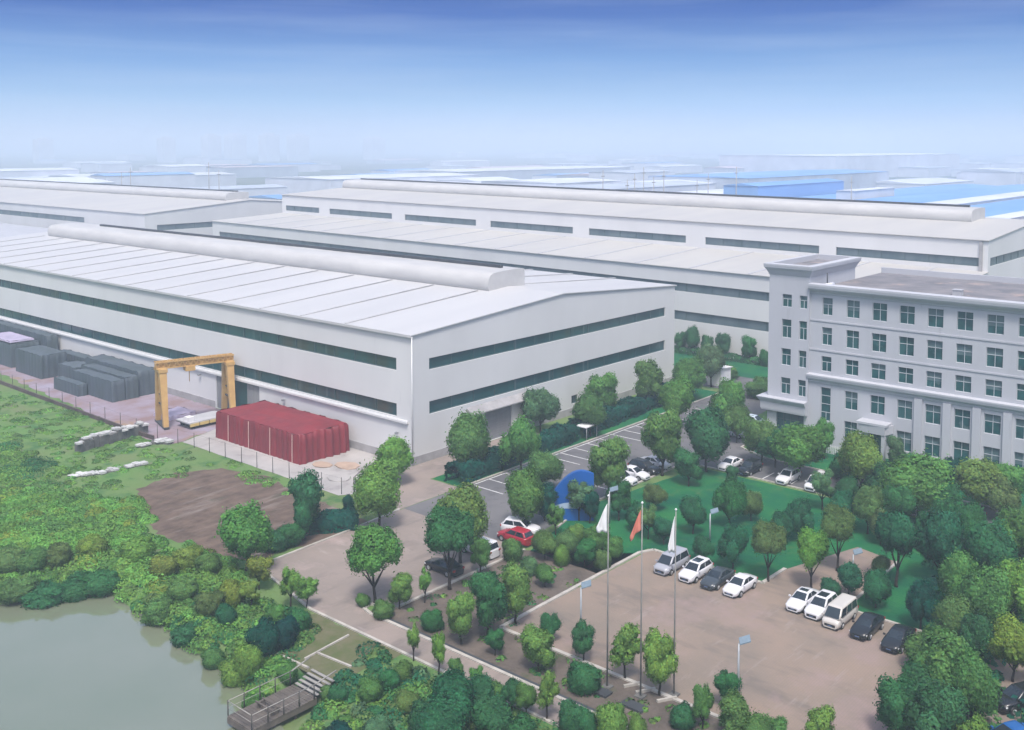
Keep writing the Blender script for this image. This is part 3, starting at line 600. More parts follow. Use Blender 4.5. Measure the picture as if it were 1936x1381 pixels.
rr = random.Random(11); kinds = [(M_palef, M_palef, 'pale'), (M_greyf, M_palef, 'grey-roofed'), (M_bluef, M_palef, 'blue-roofed'), (M_pinkf, M_greyf, 'pinkish')]
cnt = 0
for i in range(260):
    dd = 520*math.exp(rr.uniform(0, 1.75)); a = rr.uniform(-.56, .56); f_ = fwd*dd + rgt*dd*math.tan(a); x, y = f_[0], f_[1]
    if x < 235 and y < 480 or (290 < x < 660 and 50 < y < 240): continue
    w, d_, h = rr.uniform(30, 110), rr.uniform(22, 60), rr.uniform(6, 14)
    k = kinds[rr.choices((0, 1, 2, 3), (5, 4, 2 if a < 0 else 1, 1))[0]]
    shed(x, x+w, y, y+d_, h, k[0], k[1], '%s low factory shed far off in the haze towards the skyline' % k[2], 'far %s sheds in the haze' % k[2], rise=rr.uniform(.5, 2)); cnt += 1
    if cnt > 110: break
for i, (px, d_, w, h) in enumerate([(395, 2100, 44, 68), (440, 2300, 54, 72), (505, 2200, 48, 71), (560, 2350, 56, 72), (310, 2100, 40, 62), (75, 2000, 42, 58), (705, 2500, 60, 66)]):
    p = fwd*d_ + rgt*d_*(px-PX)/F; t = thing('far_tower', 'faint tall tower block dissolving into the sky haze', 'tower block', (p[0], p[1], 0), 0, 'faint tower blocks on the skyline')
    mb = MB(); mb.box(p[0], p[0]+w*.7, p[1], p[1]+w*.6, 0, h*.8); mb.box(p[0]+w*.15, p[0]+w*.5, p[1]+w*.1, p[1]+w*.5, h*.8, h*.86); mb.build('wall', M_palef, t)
for i in range(14):   # slim masts behind the high hall
    px = [1186, 1200, 1217, 1236, 1255, 1318, 1339, 395, 414, 1140, 230, 247, 1392, 1610][i]; d_ = 330 if px > 600 else 420
    p = fwd*d_ + rgt*d_*(px-PX)/F; t = MB(); t.tube([(p[0], p[1], 0), (p[0], p[1], 24+(i*7 % 5))], [.28, .12], 6); t.box(p[0]-.9, p[0]+.9, p[1]-.1, p[1]+.1, 22+(i*7 % 5), 22.25+(i*7 % 5))
    o = t.build('light_mast', M_pole); tag(o, 'thin grey mast behind the ridge of the rear halls', 'mast', 'thin masts behind the rear halls')
# ------------------------------------------------------------------ yard: crane, stacks, fence, walls
X = thing('gantry_crane', 'yellow gantry crane with a lattice beam standing beside the long warehouse wall', 'gantry crane', (66.9, 116.5, 0))
zl = 7.4; xa, xb = 67.0, 79.2 if False else 75.4
bm_ = MB()
for dy in (-.45, .45):
    for dz in (0, .75): bm_.beam((66.2, 116.5+dy, zl-.1+dz), (76.0, 116.5+dy, zl-.1+dz), .16)
    for i in range(14):
        x0 = 66.4+i*.68; bm_.beam((x0, 116.5+dy, zl-.1), (x0+.34, 116.5+dy, zl+.65), .09); bm_.beam((x0+.34, 116.5+dy, zl+.65), (x0+.68, 116.5+dy, zl-.1), .09)
for i in range(15): bm_.beam((66.4+i*.68, 116.05, zl+.68), (66.4+i*.68, 116.95, zl+.68), .1)
bm_.box(66.2, 76.0, 116.2, 116.8, zl+.02, zl+.5); bm_.build('beam', M_yel, X)
for x in (66.9, 75.3):
    for s in (-1, 1):
        l = MB(); ring = []
        for t in (0, .5, 1):
            w = .30+.16*t; cy_ = 116.5+s*(2.0-1.35*t); z = .25+(zl-.25)*t
            ring.append([(x-w, cy_-w, z), (x+w, cy_-w, z), (x+w, cy_+w, z), (x-w, cy_+w, z)])
        l.loft(ring, smooth=False); l.build('leg', M_yel, X)
    e = MB(); e.box(x-.55, x+.55, 115.2, 117.8, zl-.5, zl-.1); e.build('end_beam', M_yel, X)
    e = MB(); e.box(x-.32, x+.32, 114.0, 119.0, .05, .3); e.build('bogie', M_dark, X)
    e = MB()
    for k in range(3): z = 2.6+k*1.2; wy = 1.9-1.35*z/zl; e.box(x-.1, x+.1, 116.5-wy+.25, 116.5+wy-.25, z, z+.14)
    e.build('ladder', M_dark, X)
h = MB(); h.box(69.8, 71.0, 115.8, 117.2, zl-.75, zl-.14); h.tube([(70.4, 116.5, zl-.75), (70.4, 116.5, zl-2.2)], .05); h.build('hoist', M_yel, X); X.rotation_euler.z = R(-17)
def tarp_stack(x0, x1, y0, y1, h, label, mt, straps=0, seed=1, pleat=.12, name='covered_stack', top=.25, cat='covered stack', group='slate tarpaulin stacks along the wall'):
    r = random.Random(seed); t = thing(name, label, cat, ((x0+x1)/2, (y0+y1)/2, 0), 0, group)
    # outline with pleats, walked round the box
    per = []; k = 0
    def seg(ax, ay, bx, by, nx_, ny_, amp):
        n = max(4, int(math.hypot(bx-ax, by-ay)/.14))
        for i in range(n):
            u = i/n; w_ = (abs(math.sin(i*.42+seed))**.6+.5*math.sin(i*.95+2*seed)+.4*math.sin(i*.17+seed))*.75-.4; off = amp*w_*(0 if i == 0 else 1)
            per.append((ax+(bx-ax)*u+nx_*off, ay+(by-ay)*u+ny_*off))
    seg(x0, y0, x1, y0, 0, -1, pleat*1.3); seg(x1, y0, x1, y1, 1, 0, pleat*.5); seg(x1, y1, x0, y1, 0, 1, pleat); seg(x0, y1, x0, y0, -1, 0, pleat*.35)
    cx, cy_ = (x0+x1)/2, (y0+y1)/2
    rings = []
    for z, s in ((0, 1.0), (h*.3, .995), (h*.75, .99), (h*.93, .985), (h*.99, .965)):
        rings.append([(cx+(x-cx)*s, cy_+(y-cy_)*s, z+(.08*math.sin(i*.3+seed) if z > h*.8 else 0)+(.05*r.random() if z == 0 else 0)) for i, (x, y) in enumerate(per)])
    mb = MB(); mb.loft(rings, cap=False)
    # lumpy top
    nx_, ny_ = max(4, int((x1-x0)/.8)), max(4, int((y1-y0)/.8)); g = []
    for i in range(nx_+1):
        for j in range(ny_+1):
            u, v = i/nx_, j/ny_; e = min(u, 1-u, v, 1-v); lift = min(1, e*5)
            g.append((cx+(u-.5)*(x1-x0)*.965, cy_+(v-.5)*(y1-y0)*.965, h*.985+lift*top*(.5+.5*math.sin(u*5.5+seed)*math.cos(v*3+seed*2))+lift*.14*math.sin(u*19+v*3)+r.uniform(-.03, .03)))
    mb.add(g, [(i*(ny_+1)+j, (i+1)*(ny_+1)+j, (i+1)*(ny_+1)+j+1, i*(ny_+1)+j+1) for i in range(nx_) for j in range(ny_)], 0, True)
    mb.build('tarpaulin', mt, t)
    for i in range(straps):
        s = MB(); y = y0+(y1-y0)*((i+.32)/straps)
        s.beam((x0-.10, y, .05), (x0-.05, y, h*.97), .1, .05); s.build('strap', M_strap, t)
    return t
tarp_stack(68.3, 75.3, 90.4, 106.8, 3.3, 'long stack under a dark red tarpaulin with pale straps beside the warehouse corner', M_red, 4, 2, .26, 'red_covered_stack', .35, group=None)
tarp_stack(68.5, 70.4, 132.0, 143.5, 2.9, 'long slate tarpaulin stack with a pleated end, nearest the fence beside the crane', M_tarpg, 0, 3)
tarp_stack(70.55, 72.45, 132.0, 145.0, 3.1, 'slate tarpaulin stack in the middle of the three beside the crane', M_tarpg, 0, 4)
tarp_stack(72.7, 75.6, 132.5, 148.0, 3.5, 'tallest of the three slate stacks beside the crane, against the wall', M_tarpg, 0, 6)
tarp_stack(67.0, 68.3, 138.6, 146.0, 1.7, 'low slate tarpaulin stack standing by the fence before the three long stacks', M_tarpg, 0, 5)
tarp_stack(70.6, 73.6, 147.0, 152.3, 2.3, 'low lumpy slate stack in the gap in the middle of the row', M_tarpg, 0, 14, top=.5)
tarp_stack(68.5, 72.6, 153.4, 162.0, 3.6, 'greenish slate tarpaulin stack with a flat top, mid-row', M_tarpg, 0, 7)
tarp_stack(73.9, 75.6, 150.5, 160.0, 2.7, 'narrow slate stack like a roll lying along the wall', M_tarpg, 0, 12, .2, top=.6)
tarp_stack(69.0, 73.6, 164.8, 176.0, 3.7, 'slate stack with a lilac sheet lying over its top', M_tarpg, 0, 8)
ls = tarp_stack(69.2, 73.0, 165.4, 174.5, .3, 'lilac sheet spread over the top of a slate stack', M_tarpl, 0, 9, .05, 'lilac_sheet', .1, 'sheet', None); ls.location.z = 3.85
tarp_stack(74.0, 75.8, 163.0, 184.0, 4.6, 'tall slate stack against the wall behind the lilac sheet', M_tarpg, 0, 15)
tarp_stack(68.2, 73.0, 178.0, 192.0, 3.6, 'long slate tarpaulin stack farthest down the yard', M_tarpg, 0, 10)
tarp_stack(68.6, 72.5, 117.8, 121.5, .5, 'low heap under a lilac sheet behind the crane leg', M_tarpl, 0, 13, .2, 'lilac_heap', .5, 'sheet', None)
p = thing('flat_trailer', 'low flat trailer with yellow side panels between the crane legs', 'trailer', (70, 114, 0))
q = MB(); q.box(67.9, 73.4, 111.8, 114.9, .75, .9); q.build('platform', M_seam, p)
for i in range(4): q = MB(); q.box(67.95+i*1.37, 69.2+i*1.37, 111.72, 111.8, .4, .75); q.build('side_panel', mat('pale_yellow', (.6, .45, .16), .6, var=.2, scale=1), p)
for x in (68.6, 72.6):
    for y in (112.3, 114.4): q = MB(); q.tube([(x, y-.12, .36), (x, y+.12, .36)], .35, 12); q.build('wheel', M_tyre, p)
q = MB(); q.box(67.9, 73.4, 111.85, 114.85, .62, .75); q.build('chassis', M_dark, p)
q = MB(); q.box(68.0, 68.8, 112.2, 113.2, .9, 1.5); tag(q.build('white_box', M_white), 'small white box on the end of the flat trailer', 'box')
# yard fence
fe = thing('yard_fence', 'thin wire fence on dark posts along the edge of the concrete yard', 'fence', (64.6, 80, 0))
ft = [(65.2, 79.6), (64.9, 82.4), (64.8, 85), (64.75, 87.6), (64.7, 90.4), (64.65, 93.2), (64.6, 96), (64.5, 99), (64.4, 102), (64.3, 105), (64.0, 108), (63.4, 111.5)]
ft += [(63.2+i*.06, 116+i*4) for i in range(14)]
for x, y in ft: q = MB(); q.tube([(x, y, 0), (x, y, 1.75)], .035, 6); q.build('post', M_post, fe)
q = MB()
for z in (1.65,):
    for a, b in zip(ft, ft[1:]): q.tube([(*a, z), (*b, z)], .005, 4, cap=False)
q.build('wire', M_post, fe)
q = MB(); q.tube([(66.4, 79.1, 0), (66.4, 79.1, 1.6)], .06, 6); q.tube([(68.6, 80.4, 0), (68.6, 80.4, 1.6)], .06, 6); q.tube([(66.4, 79.1, 1.55), (68.6, 80.4, 1.55)], .04, 6); q.tube([(66.4, 79.1, .8), (68.6, 80.4, .8)], .03, 6)
tag(q.build('yard_gate', M_post), 'small dark pipe gate at the corner of the concrete yard', 'gate')
# low board wall along the yard side
q = MB()
for a, b in zip(ft[11:], ft[12:]): q.beam((a[0]-.5, a[1], .25), (b[0]-.5, b[1], .25), .2, .5)
tag(q.build('low_wall', mat('brown_wall', (.10, .07, .065), .9, var=.4, scale=.6)), 'low brown wall along the grass edge of the stacking yard', 'wall')
# rubble wall and heaps in the field
def rubble(pts, w, h, label, name, mt2, seed, cat):
    r = random.Random(seed); t = thing(name, label, cat, (pts[0][0], pts[0][1], 0)); mb = MB(); tp = MB()
    for a, b in zip(pts, pts[1:]):
        L_ = math.hypot(b[0]-a[0], b[1]-a[1]); n = max(2, int(L_/.55))
        for i in range(n):
            u = (i+.5)/n; x = a[0]+(b[0]-a[0])*u; y = a[1]+(b[1]-a[1])*u; hh = h*r.uniform(.75, 1.1)
            mb.beam((x-.3*(b[0]-a[0])/L_, y-.3*(b[1]-a[1])/L_, hh/2), (x+.3*(b[0]-a[0])/L_, y+.3*(b[1]-a[1])/L_, hh/2), w*r.uniform(.8, 1.1), hh)
            for k in range(2):
                sx, sy, sz = r.uniform(.2, .5), r.uniform(.2, .45), r.uniform(.08, .25); ox, oy = r.uniform(-.4, .4)*w, r.uniform(-.5, .5)*w
                tp.box(x+ox-sx, x+ox+sx, y+oy-sy, y+oy+sy, hh+.005*k, hh+sz)
    mb.build('core', M_wallg, t); tp.build('rubble', mt2, t); return t
rubble([(54.6, 113.6), (58.4, 114.2), (61.5, 114.9), (64.0, 115.2)], 1.1, 1.25, 'broken dark wall with white rubble along its top in the grass', 'broken_wall', M_rub, 3, 'wall')
rubble([(49.8, 105.4), (52.5, 104.2), (55.0, 104.0), (57.2, 103.6)], .8, .1, 'strip of white rubble lying in the grass below the broken wall', 'rubble_strip', M_rub, 4, 'rubble')
rubble([(62.0, 110.4), (63.6, 108.6)], 1.2, .3, 'pile of pale slabs at the corner of the stacking yard', 'slab_pile', M_rub, 5, 'rubble')
rubble([(60.2, 109.8), (61.2, 110.0)], .8, .15, 'small pale slab heap in the grass by the yard corner', 'slab_heap', M_rub, 6, 'rubble')
rubble([(58.8, 118.2), (60.0, 118.4)], .7, .1, 'small scatter of pale rubble in the grass near the crane', 'rubble_scatter', M_rub, 7, 'rubble')
for i, (x, y, s) in enumerate([(356, 806, .5), (640, 905, .9), (690, 890, .7), (610, 880, .8), (655, 882, 1.0)]):
    c = G(x, y); q = MB(); r = random.Random(i)
    q.loft([[(c[0]+s*(1.2+r.uniform(-.2, .2))*math.cos(t*.785), c[1]+s*1.6*math.sin(t*.785), z) for t in range(8)] for z in (.03, .12)], smooth=False)
    tag(q.build('concrete_sheet', M_conc if i < 3 else mat('tan_sheet', (.42, .31, .24), .8, var=.2, scale=1)), ['grey sheet lying behind the broken wall', 'pale sheet on the yard between red stack and fence gate', 'pale sheet beside the tree at the warehouse corner', 'tan sheet on the yard by the end of the red stack', 'larger tan sheet between the red stack and the corner tree'][i], 'sheet', 'loose sheets on the concrete yard')

# ------------------------------------------------------------------ pond deck
dk = thing('pond_deck', 'grey wooden landing deck with railings and steps at the edge of the pond', 'deck', (37.5, 52.8, -.4))
dx0, dx1, dy0, dy1, dz = 34.9, 39.9, 51.4, 53.9, -.35
q = MB(); n = 22
for i in range(n): x = dx0+(dx1-dx0)*i/n; q.box(x+.01, x+(dx1-dx0)/n-.01, dy0, dy1, dz-.08, dz+(.006 if i % 2 else 0))
q.box(dx0, dx1, dy0+.02, dy0+.14, dz-.45, dz-.08); q.box(dx0, dx1, dy1-.14, dy1-.02, dz-.45, dz-.08); q.box(dx0-.02, dx0+.1, dy0, dy1, dz-.45, dz-.081); q.build('deck_floor', M_deck, dk)
for x in (35.2, 36.8, 38.4): 
    for y in (51.7, 53.6): q = MB(); q.tube([(x, y, -2.2), (x, y, dz-.4)], .11, 8); q.build('pile', M_deck, dk)
q = MB()
rl = [(39.8, dy1, dz), (dx0+.05, dy1, dz), (dx0+.05, dy0, dz), (39.8, dy0, dz)]
for a, b in zip(rl, rl[1:]):
    for z in (.95,): q.tube([(a[0], a[1], a[2]+z), (b[0], b[1], b[2]+z)], .03, 6)
    q.tube([(a[0], a[1], a[2]+.5), (b[0], b[1], b[2]+.5)], .015, 6)
q.tube([(39.8, dy1, dz+.95), (41.4, dy1+.1, .9)], .05, 6); q.tube([(39.8, dy0, dz+.95), (41.4, dy0-.1, .9)], .05, 6)
q.build('railing', M_rail, dk)
for i in range(5):
    for y in (dy0, dy1): q = MB(); x = dx0+.05+i*1.18; q.tube([(x, y, dz), (x, y, dz+1.0)], .04, 6); q.build('rail_post', M_post, dk)
q = MB()
for i in range(5): x = 39.95+i*.32; z = dz+.1+i*.1; q.box(x, x+.2, dy0+.1, dy1-.1, z-.05, z+.0)
q.build('steps', M_rail, dk)
q = MB(); q.add([(39.95, dy0+.3, dz-.1), (41.6, dy0+.3, .02), (41.6, dy1-.3, .02), (39.95, dy1-.3, dz-.1)], [(0, 1, 2, 3)]); q.build('stair_base', M_dark, dk)
q = MB()
for s in (-.25, .25): q.box(36.9+s-.05, 36.9+s+.05, dy0+.2, dy1-.5, dz+.38, dz+.44)
for y in (dy0+.4, dy1-.7): q.box(36.6, 37.2, y-.04, y+.04, dz+.006, dz+.38)
tag(q.build('bench', M_deck), 'narrow slatted bench standing across the pond deck', 'bench')
q = MB(); c = G(460, 1284, WATER); q.loft([[(c[0]+a*math.cos(t*.785)*k, c[1]+b*math.sin(t*.785)*k, WATER-.02+z) for t in range(8)] for k, z, a, b in ((1, 0, .55, .25), (1.15, .18, .55, .25), (.8, .2, .55, .25))], smooth=False)
tag(q.build('white_float', M_white), 'small white float at the water edge near the deck', 'float')

# ------------------------------------------------------------------ flags, lamps, signs
def flagpole(px, py, ptop, fl, lab, flab):
    b = G(px, py); h = (py-ptop)*mpp(b)
    t = thing('flagpole', lab, 'flagpole', (b[0], b[1], 0), 0, 'flagpoles in front of the plaza')
    q = MB(); q.tube([(b[0], b[1], 0), (b[0], b[1], h*.5), (b[0], b[1], h)], [.06, .048, .03], 8); q.build('pole', M_pole, t)
    q = MB(); q.tube([(b[0], b[1], h), (b[0], b[1], h+.08), (b[0], b[1], h+.16)], [.03, .09, .02], 8); q.build('finial', M_white, t)
    q = MB(); q.box(b[0]-.3, b[0]+.3, b[1]-.3, b[1]+.3, 0, .12); q.build('base', M_wallg, t)
    # cloth hanging close to the pole, spreading to the lower left
    q = MB(); n, mcol = 12, 7; vs = []
    top, ln_, wd, lean_ = fl['top']*h, fl['len'], fl['w'], fl.get('lean', 0)
    for i in range(n+1):
        u = i/n
        for j in range(mcol+1):
            v = j/mcol; wv = wd*(u**.8)*v*(1 if u < .8 else 1-.25*(u-.8)/.2*v)
            sx = -rgt*wv; wob = fwd*.13*math.sin(v*9+u*4)*u
            vs.append((b[0]-rgt[0]*.07+sx[0]+wob[0], b[1]-rgt[1]*.07+sx[1]+wob[1], top-u*ln_-lean_*v*u-.12*v*math.sin(u*3)))
    q.add(vs, [(i*(mcol+1)+j, (i+1)*(mcol+1)+j, (i+1)*(mcol+1)+j+1, i*(mcol+1)+j+1) for i in range(n) for j in range(mcol)], 0, True)
    o = q.build('flag', fl['mat']); tag(o, flab, 'flag', 'flags on the plaza poles')
    md = o.modifiers.new('thick', 'SOLIDIFY'); md.thickness = .015
flagpole(1148, 1300, 932, dict(top=.965, len=1.85, w=.85, mat=M_flagw), 'flagpole with a white flag, nearest the planting bed', 'white flag hanging wide beside the planting bed pole')
flagpole(1211, 1318, 945, dict(top=.97, len=1.25, w=.85, lean=.8, mat=M_flagr), 'middle flagpole, carrying the coral flag', 'coral red flag drooping from the middle pole')
flagpole(1274, 1315, 958, dict(top=.97, len=2.3, w=.5, mat=M_flagw), 'flagpole with a narrow white flag, standing nearest the parked cars', 'narrow white flag furled against the pole nearest the cars')
def lamp(px, py, ptop, label, s=1.0):
    b = G(px, py); h = (py-ptop)*mpp(b); x, y = b[0], b[1]
    t = thing('street_lamp', label, 'street lamp', (x, y, 0), 0, 'solar street lamps')
    q = MB(); q.tube([(x, y, 0), (x, y, h)], [.09, .06], 8); q.build('pole', M_steel, t)
    q = MB(); q.tube([(x, y, h-.05), (x+rgt[0]*.5*s, y+rgt[1]*.5*s, h+.12)], .035, 6); q.build('arm', M_steel, t)
    q = MB(); c = Vector((x, y, h+.2))+Vector(rgt)*.45*s; a = Vector(rgt)*.42*s+Vector((0, 0, .1)); f2 = Vector(fwd)*.24*s+Vector((0, 0, .12))
    vs = [c-a-f2, c+a-f2, c+a+f2, c-a+f2]; up_ = Vector((0, 0, .07)); q.add(vs+[v+up_ for v in vs], [(3, 2, 1, 0), (4, 5, 6, 7), (0, 1, 5, 4), (1, 2, 6, 5), (2, 3, 7, 6), (3, 0, 4, 7)]); q.build('lamp_head', M_lampb, t)
lamp(1098, 1228, 1108, 'solar street lamp at the corner of the planting bed and the plaza', .8); lamp(1395, 1345, 1213, 'solar street lamp standing on the plaza edge among small trees', .8)
lamp(1342, 1030, 970, 'slim lamp on the lawn behind the parked minivan', .8); lamp(1612, 1100, 1047, 'slim lamp on the lawn above the path gap', .8); lamp(1152, 990, 928, 'lamp beside the white flag, by the blue board', .9)
# blue board with a wave among the trees
bb = thing('blue_board', 'big rounded blue board with a grey wave, among trees by the drive', 'sign board', (73.5, 58.3, 0))
import itertools
c0 = G(1084, 985); oo = Vector((c0[0], c0[1], 0)); ra = Vector(rgt); ba = Vector(fwd)
out_ = [(-2.1, 0), (1.9, 0), (1.9, 4.4)] + [(1.9-4.0*t, 4.4+.55*math.sin(math.pi*min(1, t*1.1))*(1-.4*t)-1.9*t**2.6) for t in (.1, .2, .3, .4, .5, .6, .7, .8, .9, 1.0)]
q = MB(); fr = [oo+ra*x+Vector((0, 0, z)) for x, z in out_]; bk = [v+ba*.5 for v in fr]; k = len(fr)
q.add(fr+bk, [tuple(range(k)), tuple(range(2*k-1, k-1, -1))]+[(i, i+k, (i+1) % k+k, (i+1) % k) for i in range(k)]); q.build('board', M_blue, bb)
q = MB(); wv = []
for i in range(13): u = i/12; x = -2.05+3.9*u; z = 1.3+1.7*u*u+.25*math.sin(u*6); wv.append((x, z, .42+.35*u))
vs = [oo-ba*.02+ra*x+Vector((0, 0, z-w)) for x, z, w in wv]+[oo-ba*.02+ra*x+Vector((0, 0, z)) for x, z, w in wv]; q.add(vs, [(i, i+1, 14+i, 13+i) for i in range(12)]); q.build('wave', M_wave, bb)
# small white hut and canopy
hx = thing('white_hut', 'small white hut with a sloping roof among trees beyond the gable', 'hut', (132.6, 75, 0))
q = MB(); q.box(131.2, 134.0, 74.2, 76.4, 0, 2.5); q.build('wall', M_white, hx); q = MB(); slope(q, 131, 2.75, 134.2, 2.55, 74, 76.6); q.build('roof', M_white, hx)
q = MB(); slope(q, 96.0, 1.75, 98.4, 1.85, 72.1, 73.6)
cp = thing('white_shelter', 'small white canopy shelter at the end of the parking bays by the hedge', 'shelter', (97, 72.6, 0)); q.build('roof', M_white, cp)
for x, y in ((96.2, 72.2), (98.2, 72.2), (96.2, 73.4), (98.2, 73.4)): q = MB(); q.tube([(x, y, 0), (x, y, 1.65)], .05, 6); q.build('post', M_steel, cp)
q = MB(); q.box(106.8, 112.4, 51.0, 51.15, 0, .9); q.v = [(x, y, z) for x, y, z in q.v]
fr_ = thing('white_fence', 'short white paling fence in front of the office wall', 'fence', (109.5, 50, 0))
for i in range(22):
    y = 46.6+i*.22; q = MB(); q.box(110.5, 110.55, y, y+.12, 0, 1.0); q.build('paling', M_white, fr_)
for i, (a, b) in enumerate([((53.3, 36.9), (54.4, 36.3)), ((53.2, 35.9), (54.4, 35.2)), ((53.2, 34.3), (54.4, 33.6))]):
    q = MB(); q.beam((a[0], a[1], .09), (b[0], b[1], .09), .16, .18); tag(q.build('kerb', M_kerb), kind='structure')
for i, (x, y) in enumerate(((51.9, 37.9), (51.9, 35.2))):
    q = MB(); q.box(x-.5, x+.3, y-.9, y+.7, 0, .16); tag(q.build('dark_plinth', M_dark), ['low dark plinth by the foot of the white-flag pole', 'low dark plinth by the foot of the coral-flag pole'][i], 'plinth')
# ------------------------------------------------------------------ vehicles
CK = {
 'sedan': dict(st=[(-2.3, .62, .80), (-2.24, .80, .95), (-1.7, .89, 1.02), (-.8, .9, .98), (.5, .9, .97), (1.0, .89, .95), (1.6, .86, .86), (2.1, .78, .73), (2.28, .6, .58)], xb=(-1.85, 1.08), xr=(-1.0, .12), wb=.80, wr=.61, zr=1.46, belt=.93, wh=1.36, nw=2),
 'suv': dict(st=[(-2.25, .68, .95), (-2.2, .84, 1.06), (-1.6, .91, 1.06), (-.6, .92, 1.04), (.6, .92, 1.03), (1.05, .91, 1.02), (1.65, .88, .95), (2.1, .8, .82), (2.26, .64, .66)], xb=(-2.16, 1.08), xr=(-1.72, .22), wb=.82, wr=.65, zr=1.64, belt=1.0, wh=1.33, nw=2),
 'minivan': dict(st=[(-2.4, .70, .95), (-2.36, .86, 1.06), (-1.6, .92, 1.06), (0, .92, 1.05), (1.2, .92, 1.04), (1.6, .9, .99), (2.1, .84, .86), (2.32, .7, .68)], xb=(-2.34, 1.62), xr=(-2.1, .75), wb=.84, wr=.70, zr=1.82, belt=1.0, wh=1.42, nw=2),
 'minibus': dict(st=[(-2.3, .72, .95), (-2.27, .84, 1.05), (-1.6, .86, 1.06), (0, .86, 1.05), (1.5, .86, 1.02), (1.95, .84, .98), (2.2, .78, .85), (2.3, .68, .66)], xb=(-2.26, 1.98), xr=(-2.14, 1.2), wb=.82, wr=.70, zr=1.92, belt=1.0, wh=1.32, nw=3)}
def rrect(x0, x1, hw, z, r=.13, n=4):
    pts = []
    for cx, cy_, a0 in ((x1-r, hw-r, 0), (x0+r, hw-r, 90), (x0+r, -hw+r, 180), (x1-r, -hw+r, 270)):
        for i in range(n+1): t = R(a0+90*i/n); pts.append((cx+r*math.cos(t), cy_+r*math.sin(t), z))
    return pts
CARM = {}
